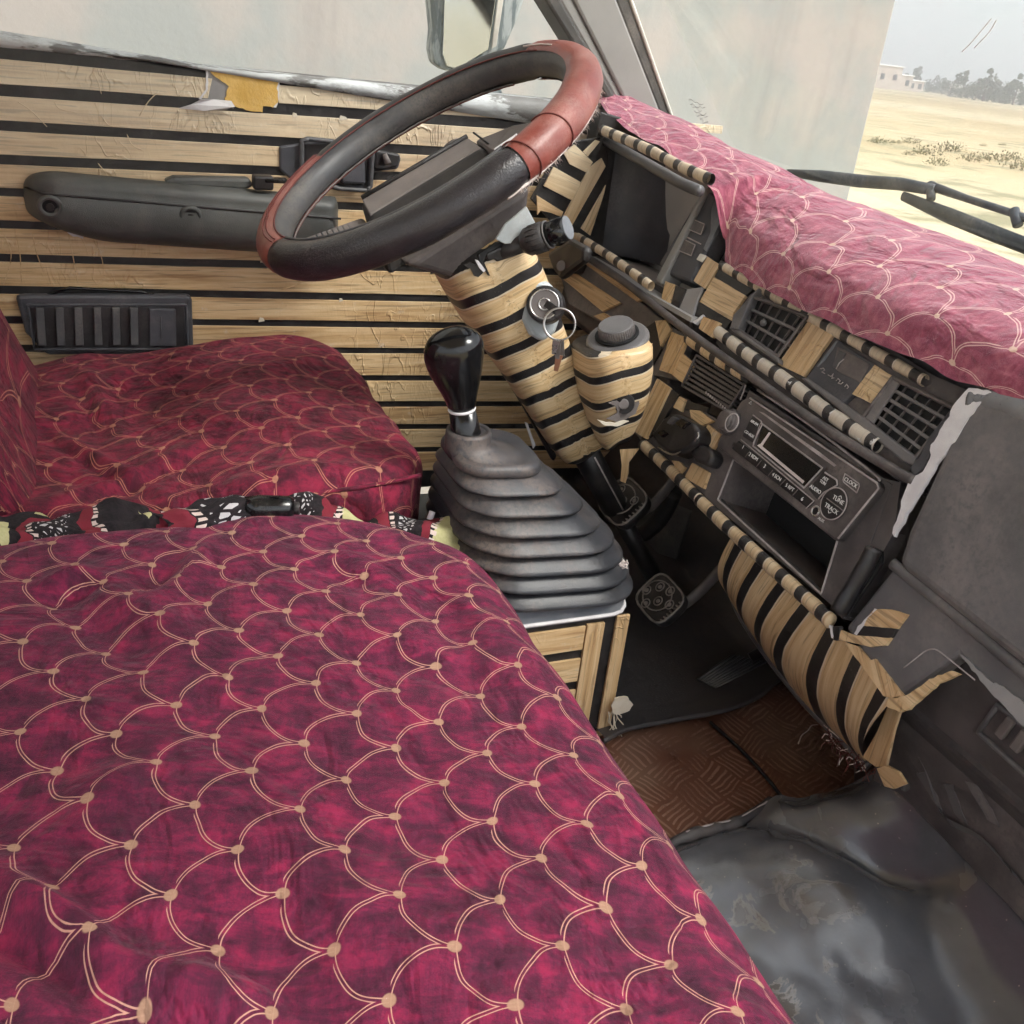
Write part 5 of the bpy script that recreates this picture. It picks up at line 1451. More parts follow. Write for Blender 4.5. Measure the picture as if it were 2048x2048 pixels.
# worn roll under the vents
roll('centre_roll', [(0.449,0.6079,0.4248),(0.5227,0.6054,0.4197),(0.5938,0.6038,0.4165),(0.6689,0.6011,0.4112),(0.7267,0.5999,0.4087),(0.7548,0.5995,0.408)], .0092, M['roll_film_worn'], cap=False)
roll('brown_roll', [(0.4046,0.597,0.4034),(0.4584,0.596,0.4008),(0.5441,0.5958,0.4001)], .0085, M['roll_film_brown'])

# ---- lower fascia
def frame_plate(name, outer, inner, depth, mat, parent, bevel=.003):
    O, I = [Vector(p) for p in outer], [Vector(p) for p in inner]
    n = (O[1] - O[0]).cross(O[3] - O[0]).normalized()
    if n.dot(INSIDE - O[0]) < 0: n = -n
    V = O + I + [p - n * depth for p in O] + [p - n * depth for p in I]
    F = []
    for i in range(4):
        j = (i + 1) % 4
        F += [[i, j, 4 + j, 4 + i], [8 + i, 12 + i, 12 + j, 8 + j], [i, 8 + i, 8 + j, j], [4 + i, 4 + j, 12 + j, 12 + i]]
    if ((V[1] - V[0]).cross(V[5] - V[0])).dot(n) < 0:
        F = [f[::-1] for f in F]
    return mesh(name, V, F, mat, parent, smooth=False, bevel=bevel)
stack = frame_plate('centre_stack', [(0.547,0.5957,0.3881),(0.7894,0.5943,0.3842),(0.8207,0.5507,0.263),(0.5596,0.5517,0.2659)], [(0.5803,0.5708,0.3188),(0.7654,0.5704,0.3177),(0.7816,0.5517,0.2659),(0.5892,0.5546,0.2739)], .075, M['dash'], dash)
tag(stack, 'dusty centre stack with an empty pocket below the radio')
slab('pocket_back', [(0.4631,0.6393,0.2878),(0.7023,0.6413,0.2932),(0.7318,0.6137,0.2165),(0.4867,0.615,0.2201)], .006, M['pit'], stack, bevel=0)
slab('pocket_floor', [(0.587,0.5563,0.2727), (0.7799,0.5534,0.2647), (0.7162,0.6155,0.2186), (0.505,0.6186,0.2273)], .003, M['dark'], stack, bevel=0)
outline('pocket_rim', [(0.5793,0.57,0.3189),(0.7662,0.5699,0.3188),(0.7836,0.5509,0.266),(0.588,0.5536,0.2734)], .0012, M['edge_wear_glint'], stack)
tube('stack_edge', smooth_path([(0.5611,0.596,0.3933),(0.6618,0.5951,0.3908),(0.7651,0.5926,0.3839),(0.775,0.5912,0.3799),(0.7735,0.5863,0.3664),(0.7689,0.5722,0.3273),(0.7647,0.5679,0.3152)], 5), .0014, M['edge_wear_glint'], stack, seg=6)

# dark slotted pocket left of the radio
sv = vent('slot_vent', 'dark dusty slotted grille left of the radio', [(0.4373,0.5929,0.3921),(0.5411,0.5928,0.3917),(0.536,0.5807,0.3581),(0.4391,0.5792,0.354)], 7, 1, slat=M['dash'], rim=.0016)
for k in range(11):
    s = k / 10
    p = Vector((0.4869,0.5812,0.363)).lerp(Vector((0.5354,0.58,0.3599)), s)
    box('serration', p, (.0022, .0015, .0028), M['edge_wear_glint'], sv, bevel=.0003)
tube('slot_glint', [(0.5439,0.5918,0.3933),(0.5463,0.5889,0.3854),(0.5477,0.5857,0.3766)], .0009, M['edge_wear_glint'], sv, seg=5)
patch('wood_patch', [(0.3701,0.5939,0.4008),(0.4069,0.595,0.4038),(0.412,0.579,0.3595),(0.3828,0.5774,0.3549)], 'wood', LOY)
patch('wood_patch', [(0.4086,0.5904,0.3851),(0.4377,0.5894,0.3824),(0.437,0.5801,0.3565),(0.4091,0.5806,0.3579)], 'wood')
patch('wood_patch', [(0.3204,0.5978,0.3999),(0.3406,0.6005,0.4073),(0.3595,0.5984,0.4015),(0.3577,0.5896,0.3771)], 'wood', LOY)
patch('film_patch', [(0.3048,0.595,0.386),(0.318,0.5994,0.3984),(0.3539,0.5913,0.3758),(0.3584,0.5906,0.3739),(0.355,0.5782,0.3395),(0.3343,0.5832,0.3534)], 'black_film')
patch('side_board', [(0.3528,0.6039,0.4021),(0.398,0.6039,0.402),(0.4048,0.5947,0.3763),(0.4345,0.5933,0.3725),(0.4249,0.5871,0.3552),(0.3648,0.582,0.3411),(0.4033,0.5556,0.2677),(0.3751,0.5568,0.2711),(0.3453,0.5945,0.3757)], 'dash_light', dp=.01)
patch('wood_plank', [(0.3926,0.5704,0.3472),(0.4258,0.5703,0.347),(0.4281,0.5465,0.2809),(0.3959,0.5458,0.2789)], 'wood', LOY)
patch('film_plank', [(0.4224,0.5727,0.3448),(0.4433,0.5729,0.3453),(0.4371,0.5541,0.2932),(0.4257,0.5495,0.2803)], 'black_film')
patch('tray_plate', [(0.4199,0.5785,0.3404),(0.5364,0.5795,0.3431),(0.5748,0.578,0.3388),(0.5634,0.5672,0.309),(0.5618,0.5523,0.2674),(0.4125,0.5518,0.266),(0.4163,0.5584,0.2843)], 'dash', dp=.012)
for pts, xd in (([(0.4312,0.5742,0.3415),(0.4557,0.5747,0.3431),(0.4595,0.5696,0.3288),(0.4336,0.5689,0.3268)], (1, 0, 0)), ([(0.4728,0.5724,0.3365),(0.4905,0.5743,0.342),(0.5212,0.574,0.3412),(0.5068,0.5699,0.3296),(0.4821,0.5699,0.3297)], (1, 0, 0)),
                ([(0.5155,0.5718,0.3351),(0.5447,0.5713,0.3337),(0.5446,0.565,0.3159),(0.5173,0.5655,0.3173)], LOY), ([(0.5226,0.5557,0.2903),(0.5568,0.5568,0.2932),(0.5616,0.5502,0.2749),(0.523,0.5489,0.2714)], LOY), ([(0.4865,0.551,0.2772),(0.5003,0.5527,0.2819),(0.5152,0.5522,0.2805),(0.511,0.5487,0.2707)], LOY)):
    patch('wood_chip', pts, 'wood', xd)
patch('film_chip', [(0.4596,0.5753,0.3433),(0.5009,0.5777,0.3498),(0.5026,0.5756,0.3441),(0.4855,0.5746,0.3413),(0.4624,0.5714,0.3325)], 'black_film')
# rounded two-part switch block
sb = slab('switch_block', [(0.4521,0.5355,0.2977),(0.4556,0.5385,0.3058),(0.4601,0.5444,0.3222),(0.4688,0.5477,0.3314),(0.4796,0.5492,0.3355),(0.5175,0.5502,0.3383),(0.53,0.5492,0.3358),(0.5371,0.5462,0.3273),(0.5332,0.5424,0.3168),(0.5221,0.5377,0.3038),(0.513,0.5354,0.2973),(0.5001,0.5342,0.2939),(0.4723,0.5342,0.294)], .026, M['dark'], dash, bevel=.007, seg=4)
tag(sb, 'rounded glossy black switch block left of the radio')
tube('chrome_line', smooth_path([(0.4761,0.5354,0.2915),(0.4955,0.5357,0.2923),(0.5108,0.5373,0.2967),(0.5229,0.5418,0.3091),(0.5346,0.5479,0.3262),(0.5308,0.5501,0.3322)], 5), .0011, M['metal'], sb, seg=6)
slab('rocker', [(0.4884,0.5429,0.327),(0.4963,0.5463,0.3365),(0.5139,0.5468,0.3378),(0.5077,0.5429,0.327)], .006, M['gloss_black'], sb, bevel=.002)
slab('rocker', [(0.466,0.5354,0.3062),(0.4742,0.538,0.3135),(0.4868,0.538,0.3133),(0.4797,0.5351,0.3052)], .006, M['gloss_black'], sb, bevel=.002)
slab('rocker', [(0.4741,0.5408,0.3213),(0.4785,0.5448,0.3322),(0.491,0.5456,0.3344),(0.4858,0.542,0.3246)], .006, M['grey_vinyl'], sb, bevel=.002)
kb = slab('knob_block', [(0.5227,0.5469,0.3055),(0.5349,0.5519,0.3196),(0.557,0.553,0.3225),(0.5668,0.5509,0.3167),(0.5648,0.5465,0.3046),(0.5396,0.5449,0.3)], .02, M['dark'], dash, bevel=.005, seg=3)

# grab bar right of the pocket
roll('grab_bar', [(0.8182,0.5657,0.3342),(0.82,0.5591,0.316),(0.8199,0.5504,0.2918),(0.82,0.5423,0.2691)], .0105, M['dark'], n=6)
slab('bar_recess', [(0.8006,0.5716,0.3271),(0.8203,0.5732,0.3313),(0.8274,0.57,0.3226),(0.8235,0.5491,0.2645),(0.8095,0.5483,0.2624),(0.8083,0.5504,0.268)], .004, M['pit'], dash, bevel=.001)
patch('stack_cheek', [(0.7742,0.5951,0.3835),(0.7957,0.5971,0.3891),(0.8187,0.5831,0.3501),(0.8195,0.5764,0.3315),(0.8191,0.5505,0.2596),(0.8103,0.5503,0.2589)], 'dash', dp=.02)

# lip roll along the bottom
roll('lip_roll', [(0.4202,0.5481,0.2706),(0.4929,0.547,0.2676),(0.5664,0.5454,0.2631)], .0085, M['roll_film_brown'])
roll('lip_roll', [(0.5649,0.5451,0.2624),(0.6431,0.544,0.2593),(0.7289,0.5432,0.2569),(0.7842,0.5428,0.2558),(0.8142,0.5423,0.2546)], .0090, M['roll_film_brown'])

# striped panel hanging below the lip
TOPE = smooth_path([Vector(p) for p in [(0.6287,0.5511,0.2466),(0.7048,0.5506,0.2452),(0.7752,0.55,0.2435),(0.816,0.5501,0.2437),(0.8639,0.5479,0.2375),(0.9078,0.546,0.2323)]], 8)
BOTE = smooth_path([Vector(p) for p in [(0.5863,0.605,0.1371),(0.6139,0.605,0.1228),(0.6594,0.605,0.1108),(0.7063,0.605,0.1021),(0.7585,0.605,0.0964),(0.8089,0.605,0.0973),(0.8427,0.605,0.0971),(0.8528,0.605,0.1006)]], 8)
def at_path(P, s):
    i = s * (len(P) - 1)
    k = min(len(P) - 2, int(i))
    return P[k].lerp(P[k + 1], i - k)
def hang(a, b):
    p, q = at_path(TOPE, a), at_path(BOTE, a)
    m = p.lerp(q, b)
    bulge = math.sin(math.pi * min(1, b * 1.0)) * .018
    return m + Vector((0, -bulge, -.004 * math.sin(math.pi * b)))
M['hang_film'] = striped_vinyl('lower panel film', .0415, .33, .62, fade=0)
hp = surf('striped_panel', hang, 60, 24, M['hang_film'], dash, uvf=lambda a, b: (b * .16, at_path(TOPE, a).x - .012 * b))
tag(hp, 'curved lower panel in wood and black striped film')
tube('panel_hem', [hang(k / 30, 1) + Vector((0, .002, -.002)) for k in range(31)], .0042, M['dash_light'], hp, seg=8)
slab('panel_end', [(0.8867,0.567,0.2138),(0.8997,0.567,0.2247),(0.9014,0.567,0.2079),(0.9018,0.567,0.1857),(0.9061,0.567,0.1471),(0.8948,0.567,0.1377),(0.8764,0.567,0.1345),(0.8835,0.567,0.1714)], .003, M['wood'], hp, xdir=(0, 0, 1), bevel=.0006)
slab('curled_scrap', [(0.9019,0.56,0.1437),(0.9119,0.56,0.155),(0.9267,0.56,0.16),(0.9383,0.56,0.1555),(0.9277,0.56,0.1406),(0.9167,0.56,0.1341)], .003, M['wood'], hp, xdir=(1, 0, 0), bevel=.0006)
fz = random.Random(6)
F0, F1 = Vector((0.8003,0.6,0.0933)), Vector((0.8706,0.595,0.105))
for k in range(46):
    p = F0.lerp(F1, fz.random()) + Vector((0, fz.uniform(-.006, .004), fz.uniform(-.006, .004)))
    q = p + Vector((fz.gauss(0, .008), -.004, fz.gauss(-.003, .007)))
    tube('loose_thread', [p, p.lerp(q, .5) + Vector((fz.gauss(0, .003), 0, fz.gauss(0, .003))), q], .00055, M['seam'] if k % 3 else M['thread'], hp, seg=4)
tube('loose_thread', smooth_path([(0.7291,0.6313,0.02),(0.7169,0.6455,0.02),(0.7111,0.6587,0.02),(0.7044,0.6691,0.02),(0.7052,0.6775,0.02)], 4), .0007, M['thread'], hp, seg=4)
tube('loose_thread', smooth_path([(0.7477,0.6568,0.04),(0.7602,0.6539,0.04),(0.7694,0.6553,0.04),(0.7766,0.6582,0.04)], 4), .0007, M['thread'], hp, seg=4)

# passenger side
M['brow'] = plain('glossy highlight brow', (.13, .135, .145), (.20, .205, .215), 10, .26, .2, 700, .0004, dust=(.36, .33, .31), damt=.3)  # paler, bluer tone paints the highlight along the rounded top edge
gb = slab('glovebox', [(0.8489,0.5634,0.3339),(0.8395,0.5741,0.3636),(0.831,0.5954,0.4225),(0.8195,0.6156,0.4788),(0.8356,0.6219,0.4961),(0.9281,0.624,0.5021),(1.0387,0.624,0.5022),(1.165,0.5584,0.3199)], .03, M['dash_light'], dash, bevel=.010, seg=4)
tag(gb, 'large dusty dark grey glovebox face')
roll('glovebox_brow', [(0.8239,0.6236,0.4773),(0.8448,0.6261,0.4843),(0.8906,0.6277,0.4886),(0.9693,0.6291,0.4926),(1.0384,0.6295,0.4938)], .014, M['brow'], gb)
slab('lower_panel', [(0.8277,0.548,0.2556),(0.8398,0.5737,0.327),(0.8987,0.5732,0.3256),(0.9951,0.5707,0.3186),(1.164,0.5669,0.3081),(1.2052,0.5455,0.2486),(1.0133,0.5589,0.2857),(0.9422,0.5636,0.2989),(0.9138,0.5408,0.2355)], .02, M['dash_light'], dash, bevel=.004)
roll('panel_crease', [(0.8402,0.5703,0.3292),(0.8899,0.5695,0.327),(0.9452,0.5685,0.3242),(0.9974,0.5673,0.3208),(1.1186,0.5644,0.3129)], .0065, M['dash_light'], dash)
tube('crease_line', smooth_path([(0.9047,0.5494,0.2624),(0.9102,0.5542,0.2759),(0.9142,0.5577,0.2854),(0.92,0.5596,0.2908),(0.9274,0.5601,0.292),(0.9455,0.56,0.2918),(0.967,0.5599,0.2914)], 4), .0007, M['edge_wear_glint'], dash, seg=5)
patch('torn_metal', [(0.9442,0.5614,0.3015),(0.9472,0.5618,0.3027),(0.9839,0.5604,0.2987),(0.9844,0.5613,0.3013),(1.0129,0.5617,0.3024),(1.0547,0.5619,0.303),(1.0669,0.5559,0.2865),(1.0243,0.5562,0.2872),(0.986,0.5581,0.2926)], 'bare_metal_grey')
patch('wood_patch', [(0.8478,0.5562,0.2873),(0.8641,0.5596,0.2966),(0.8809,0.5613,0.3014),(0.8795,0.5559,0.2862),(0.8462,0.5498,0.2694),(0.8454,0.553,0.2783)], 'wood')
patch('film_patch', [(0.8461,0.5497,0.2691),(0.8794,0.5558,0.2861),(0.8795,0.5525,0.2768),(0.8451,0.5459,0.2586)], 'black_film')
patch('wood_patch', [(0.8276,0.544,0.2534),(0.8441,0.5456,0.2578),(0.8795,0.5524,0.2766),(0.8786,0.5497,0.2691),(0.8648,0.5459,0.2587),(0.8309,0.541,0.2449)], 'wood')
patch('wood_plank', [(0.8371,0.5417,0.2468),(0.8526,0.5434,0.2516),(0.8724,0.5426,0.2495),(0.8763,0.5441,0.2535),(0.9211,0.541,0.2449),(0.9081,0.5373,0.2348),(0.9037,0.5369,0.2335)], 'wood', Vector(((0.9191,0.5435,0.2429)[0] - (0.8503,0.5459,0.2497)[0], 0, -.05)))
patch('torn_film', [(0.9099,0.5367,0.236),(0.9228,0.5404,0.2462),(0.9341,0.549,0.2701),(0.9471,0.5551,0.2872),(0.9541,0.5562,0.2901),(0.9429,0.5495,0.2714),(0.9352,0.5414,0.2489),(0.9301,0.5371,0.2371),(0.9259,0.5356,0.2331),(0.9128,0.5341,0.2286)], 'wood')
patch('torn_edge', [(0.8432,0.5453,0.2588),(0.8429,0.5495,0.2702),(0.8468,0.5535,0.2816),(0.8487,0.5559,0.2882),(0.8505,0.5562,0.289),(0.8464,0.5526,0.279),(0.8466,0.5493,0.2698),(0.8461,0.5455,0.2593)], 'white_paper')
patch('torn_edge', [(0.8007,0.542,0.2506),(0.8035,0.5423,0.2516),(0.818,0.5418,0.2503),(0.8248,0.5397,0.2444),(0.8234,0.5392,0.2429),(0.8167,0.5411,0.2482)], 'white_paper')
patch('film_tip', [(0.8176,0.5426,0.2512),(0.8254,0.5445,0.2565),(0.8314,0.5405,0.2453),(0.8271,0.5393,0.242),(0.8212,0.5407,0.2459)], 'black_film')
kp = slab('kick_panel', [(0.8649,0.6011,0.0885),(0.8723,0.5904,0.1956),(0.8874,0.5861,0.2389),(0.9314,0.5809,0.2914),(1.0297,0.5821,0.2789),(1.1747,0.5846,0.2542),(1.2388,0.6022,0.0778),(1.0677,0.6002,0.098),(0.905,0.5996,0.1042)], .03, M['dash'], dash, bevel=.003)
tag(kp, 'dark scuffed kick panel above the floor mat')
patch('scuff', [(0.9171,0.5952,0.1425),(0.9273,0.5941,0.1527),(0.9363,0.595,0.144),(0.9474,0.5955,0.1389),(0.9573,0.5967,0.1267),(0.9398,0.5962,0.132)], 'dash_light', dp=.001)
patch('scuff', [(0.9482,0.5936,0.1575),(0.9587,0.593,0.1637),(0.9721,0.5945,0.1493),(0.984,0.5954,0.1397),(0.9695,0.5956,0.138)], 'dash_light', dp=.001)
patch('scuff', [(0.9692,0.5915,0.1787),(0.9821,0.591,0.1843),(1.0023,0.592,0.1741),(1.0135,0.5929,0.1647),(1.0006,0.5933,0.1612)], 'dash_light', dp=.001)
gv = slab('floor_vent', [(0.9697,0.5844,0.2356),(0.9797,0.581,0.2703),(1.0349,0.5812,0.2683),(1.0469,0.5848,0.2317)], .004, M['dash'], kp, bevel=.001)
outline('floor_vent_rim', [(0.9702,0.5835,0.2352),(0.9806,0.5798,0.2722),(1.0448,0.5799,0.2706),(1.0581,0.5839,0.2304)], .0026, M['dash_light'], kp)
for pts in ([(0.9869,0.5771,0.2485),(0.9942,0.5747,0.2721),(1.0029,0.5748,0.2716),(0.9957,0.5773,0.2469)], [(1.003,0.5772,0.2476),(1.0094,0.5749,0.2706),(1.0189,0.575,0.2699),(1.013,0.5773,0.2463)], [(1.0201,0.5773,0.2469),(1.0261,0.575,0.2696),(1.0353,0.5751,0.2689),(1.03,0.5775,0.2448)]):
    slab('floor_vent_bar', pts, .006, M['hub'], kp, bevel=.002)
# torn white strip where film was pulled off beside the glovebox
patch('torn_white_strip', [(0.8193,0.6187,0.4904),(0.842,0.6202,0.4944),(0.8382,0.6176,0.4872),(0.8374,0.6129,0.4742),(0.8355,0.608,0.4606),(0.8359,0.6046,0.4511),(0.8329,0.5994,0.4367),(0.8316,0.59,0.4107),(0.8316,0.5823,0.3891),(0.832,0.5763,0.3725),(0.8327,0.5698,0.3544),(0.829,0.5703,0.356),(0.8238,0.5765,0.3731),(0.8189,0.5801,0.3831),(0.8144,0.5873,0.403),(0.8235,0.5903,0.4116),(0.8224,0.595,0.4245),(0.8175,0.5975,0.4313),(0.8157,0.604,0.4494),(0.8152,0.6102,0.4667),(0.8161,0.615,0.4801)], 'white_paper')

# ------------------------------------------------------------------ radio
radio = thing('car_radio', 'dusty black car radio with dead display and white lettering', 'radio', (0.6731,0.5829,0.3525))
RX, RY = Vector((1, 0, 0)), LOY
face = slab('face_plate', [(0.5519,0.5837,0.3784),(0.5626,0.5866,0.3865),(0.7806,0.5854,0.383),(0.7863,0.5841,0.3795),(0.7752,0.5628,0.3202),(0.7698,0.5618,0.3175),(0.5507,0.5637,0.3228),(0.5487,0.5678,0.3341)], .03, M['dash'], radio, bevel=.0025)
outline('face_edge', [(0.5647,0.5854,0.3856),(0.7808,0.5842,0.3822),(0.7857,0.583,0.3788),(0.7739,0.5623,0.3213)], .0011, M['edge_wear_glint'], radio, closed=False)
disc('volume_base', Vector((0.5549,0.5756,0.3528)), LON, .0150, .006, M['dash'], radio, bevel=.001)
kn = disc('volume_knob', Vector((0.5607,0.5712,0.3554)), LON, .0125, .014, M['dash'], radio, r2=.0108, bevel=.0015, seg=32)
for h in (.004, .008, .012):
    ring('knob_groove', Vector((0.5607,0.5712,0.3554)) + LON * h, LON, .0125 - h * .12, .0006, M['hub'], kn, seg=32, ms=5)
ring('knob_rim', Vector((0.5772,0.5587,0.3627)), LON, .0102, .0008, M['edge_wear_glint'], kn, seg=32, ms=6)
dp_ = [(0.6032,0.5793,0.3686),(0.7097,0.5782,0.3654),(0.7012,0.57,0.3426),(0.6107,0.5717,0.3474)]
lcd = slab('display', dp_, .003, M['lcd'], radio, bevel=.0005)
outline('display_rim', [(0.6002,0.5797,0.3702),(0.7113,0.5784,0.3667),(0.7027,0.5692,0.3411),(0.6063,0.571,0.3461)], .0009, M['edge_wear_glint'], radio)
slab('dust_line', [(0.6143,0.5727,0.3518),(0.6984,0.5709,0.3468),(0.6982,0.5699,0.344),(0.612,0.5717,0.3491)], .001, M['thread'], radio, bevel=0)
slab('dust_line', [(0.6185,0.5782,0.3673),(0.6213,0.5782,0.3673),(0.6193,0.5726,0.3516),(0.6154,0.5726,0.3517)], .001, M['thread'], radio, bevel=0)
slab('dust_line', [(0.5883,0.583,0.3788),(0.5948,0.5835,0.3802),(0.6978,0.5825,0.3775),(0.7249,0.5819,0.3758),(0.7235,0.5812,0.3736),(0.6921,0.5815,0.3745)], .001, M['edge_wear_glint'], radio, bevel=0)
bt = slab('preset_bar', [(0.5817,0.5686,0.3424),(0.7242,0.5667,0.3371),(0.7206,0.5634,0.3278),(0.5772,0.5648,0.3316)], .003, M['dark'], radio, bevel=.001)
outline('preset_edge', [(0.5855,0.5694,0.3452),(0.7244,0.5665,0.3372),(0.72,0.5628,0.3269)], .0006, M['edge_wear_glint'], radio, closed=False)
for a, b in ((((0.6073,0.5678,0.3408)), ((0.6048,0.5648,0.3328))), ((0.6303,0.5673,0.3397), (0.6279,0.5645,0.3318)), ((0.6525,0.567,0.3386), (0.6503,0.5641,0.3308)), ((0.6753,0.5668,0.3381), (0.6726,0.5639,0.3302)), ((0.6977,0.5665,0.3373), (0.6951,0.5636,0.3294))):
    tube('preset_gap', [a, b], .0005, M['hub'], bt, seg=4)
bl_ = slab('band_keys', [(0.5826,0.5799,0.3726),(0.5986,0.5797,0.3719),(0.603,0.5787,0.3691),(0.6047,0.5714,0.349),(0.5835,0.5712,0.3484),(0.5822,0.5765,0.3631)], .003, M['dark'], radio, bevel=.001)
outline('key_edge', [(0.5836,0.5798,0.373),(0.6007,0.5795,0.3722),(0.6041,0.5785,0.3695),(0.6054,0.571,0.3487)], .0007, M['edge_wear_glint'], radio, closed=False)
br_ = slab('mode_keys', [(0.7145,0.5772,0.3649),(0.7365,0.5773,0.3652),(0.7408,0.5761,0.3619),(0.7294,0.5688,0.3417),(0.7248,0.568,0.3395),(0.7088,0.5692,0.3429)], .003, M['dark'], radio, bevel=.001)
outline('key_edge', [(0.7181,0.5769,0.3649),(0.7362,0.5769,0.3651),(0.7405,0.5757,0.3618),(0.73,0.5711,0.349),(0.728,0.5682,0.341)], .0009, M['edge_wear_glint'], radio, closed=False)
outline('clock_key', [(0.7407,0.581,0.3737),(0.7622,0.5807,0.3731),(0.7643,0.58,0.3711),(0.7655,0.5779,0.3651),(0.7444,0.5785,0.3667),(0.7423,0.579,0.3682)], .0006, M['edge_wear_glint'], radio)
tc = Vector((0.7483,0.5712,0.3451))
disc('tune_disc', tc, LON, .0160, .0022, M['dark'], radio, seg=36, bevel=.0008)
ring('tune_ring', tc + LON * .0018, LON, .0160, .0007, M['edge_wear_glint'], radio, seg=40, ms=5)
tube('tune_split', [(0.7382,0.5689,0.3466), (0.7634,0.5686,0.346)], .0006, M['hub'], radio, seg=4)
jc = Vector((0.7316,0.5656,0.3294))
disc('jack_hole', jc, LON, .0042, .0008, M['pit'], radio, seg=20, bevel=0)
ring('jack_ring', jc + LON * .0006, LON, .0048, .0011, M['metal'], radio, seg=24, ms=6)
for s, p, sz in (('1', (0.5946,0.5673,0.34), .0062), ('2 RDM', (0.6165,0.5666,0.3379), .0056), ('3', (0.6387,0.5662,0.3368), .0062), ('4 SCN', (0.6623,0.5656,0.3351), .0056),
                 ('5 RPT', (0.6863,0.5652,0.3341), .0056), ('6', (0.7093,0.5646,0.3323), .0062), ('AM-FM', (0.5916,0.5775,0.367), .0046), ('CD-AUX', (0.5929,0.573,0.3545), .0046),
                 ('AST', (0.7231,0.575,0.3602), .0048), ('TUN', (0.7221,0.5736,0.3561), .0044), ('AUDIO', (0.718,0.5702,0.3468), .0054), ('CLOCK', (0.7528,0.5795,0.3697), .0056),
                 ('TUNE', (0.752,0.5706,0.3513), .0062), ('TRACK', (0.75,0.5669,0.341), .0062), ('AUX', (0.7435,0.5638,0.326), .0044)):
    text('lettering', s, p, RX, RY, sz, M['print'], radio)
for c, sg in (((0.7525,0.5719,0.355), 1), ((0.7499,0.5656,0.3375), -1)):
    c = Vector(c)
    tube('arrow_mark', [c - RX * .0022 - RY * sg * .0008, c + RY * sg * .0010, c + RX * .0022 - RY * sg * .0008], .0004, M['print'], radio, seg=4)
c = Vector((0.5694,0.5836,0.3805))
tube('eject_mark', [c - RX * .0022, c + RY * .003, c + RX * .0022, c - RX * .0022], .0005, M['print'], radio, seg=4)

# ------------------------------------------------------------------ cloth over the dash top
cl = [  # x, far (y, z), crest (y, z), front (y, z), hem (y, z)
    (-.005, (.70, .640), (.680, .646), (.650, .645), (.632, .636)),
    (.06, (.745, .624), (.70, .636), (.655, .634), (.625, .626)),
    (.15, (.765, .602), (.71, .622), (.665, .620), (.630, .606)),
    (.25, (.785, .588), (.72, .606), (.675, .604), (.636, .590)),
    (.335, (.800, .578), (.725, .592), (.680, .588), (.640, .574)),
    (.365, (.803, .575), (.725, .586), (.668, .560), (.650, .515)),
    (.385, (.806, .573), (.725, .582), (.662, .545), (.644, .491)),
    (.45, (.812, .569), (.725, .575), (.655, .540), (.633, .490)),
    (.55, (.824, .562), (.725, .566), (.648, .537), (.625, .490)),
    (.70, (.826, .557), (.725, .559), (.640, .535), (.616, .490)),
    (.86, (.826, .555), (.725, .556), (.640, .536), (.622, .494)),
    (1.10, (.826, .555), (.725, .556), (.645, .536), (.630, .492)),
    (1.46, (.826, .555), (.725, .556), (.645, .536), (.630, .492)),
]
def cloth_pos(a, b):
    x = cl[0][0] + (cl[-1][0] - cl[0][0]) * (a ** 1.0)
    i = 0
    while i < len(cl) - 2 and cl[i + 1][0] < x: i += 1
    t = (x - cl[i][0]) / (cl[i + 1][0] - cl[i][0])
    t = t * t * (3 - 2 * t) if i in (4, 5) else t
    K = [Vector((0, *cl[i][k])).lerp(Vector((0, *cl[i + 1][k])), t) for k in (1, 2, 3, 4)]
    # Bezier-like blend through the four stations
    s = b * 3
    k = min(2, int(s))
    f = s - k
    p0, p1, p2, p3 = K[max(0, k - 1)], K[k], K[k + 1], K[min(3, k + 2)]
    P = .5 * ((2 * p1) + (p2 - p0) * f + (2 * p0 - 5 * p1 + 4 * p2 - p3) * f * f + (3 * p1 - p0 - 3 * p2 + p3) * f ** 3)
    w = .0035 * nz(x * 9, P.y * 10, P.z * 10) + .0016 * nz(x * 28, P.y * 26, 3)
    hem = .004 * nz(x * 22, 5.0) * (b > .85)
    # long soft wrinkles at the narrow left end
    if x < .34:
        w += .004 * nz(x * 5, P.y * 45, 2)
    return Vector((x, P.y + w * .3, P.z + w + hem))
def cloth_uv(a, b):
    x = cl[0][0] + (cl[-1][0] - cl[0][0]) * a
    return (x * .995 + .02, -b * .235 + .18 * (x > 9))
cloth = surf('dash_cloth', cloth_pos, 260, 56, M['fabric_sunlit'], None, uvf=cloth_uv)
tag(cloth, 'scale print cloth coloured as sunlit pink, spread over the dashboard top', 'cloth')

# ------------------------------------------------------------------ wipers outside the glass
wp1 = thing('windscreen_wiper', 'blue grey wiper arm lying outside the windscreen near the wall edge', 'wiper', (0.1607,0.9,0.5717), 'windscreen wipers')
tube('arm', [(0.1315,0.9,0.5667),(0.2072,0.9,0.5748),(0.2922,0.9,0.5829),(0.3683,0.9,0.5927),(0.429,0.9,0.5964)], [.005, .0085, .009, .0085, .007], M['wiper'], wp1, seg=10, sx=.6)
tube('pivot', [(0.4162,0.905,0.6015), (0.4333,0.895,0.5861)], .0055, M['wiper'], wp1, seg=14)
wp2 = thing('windscreen_wiper', 'dark wiper blade running to the right edge outside the windscreen', 'wiper', (0.4659,0.9,0.5734), 'windscreen wipers')
tube('blade_holder', [(0.3845,0.895,0.5804),(0.4713,0.895,0.5732),(0.546,0.895,0.5681),(0.6279,0.895,0.5635),(0.7567,0.895,0.5547)], [.006, .0095, .0095, .009, .009], M['wiper'], wp2, seg=10, sx=.6)
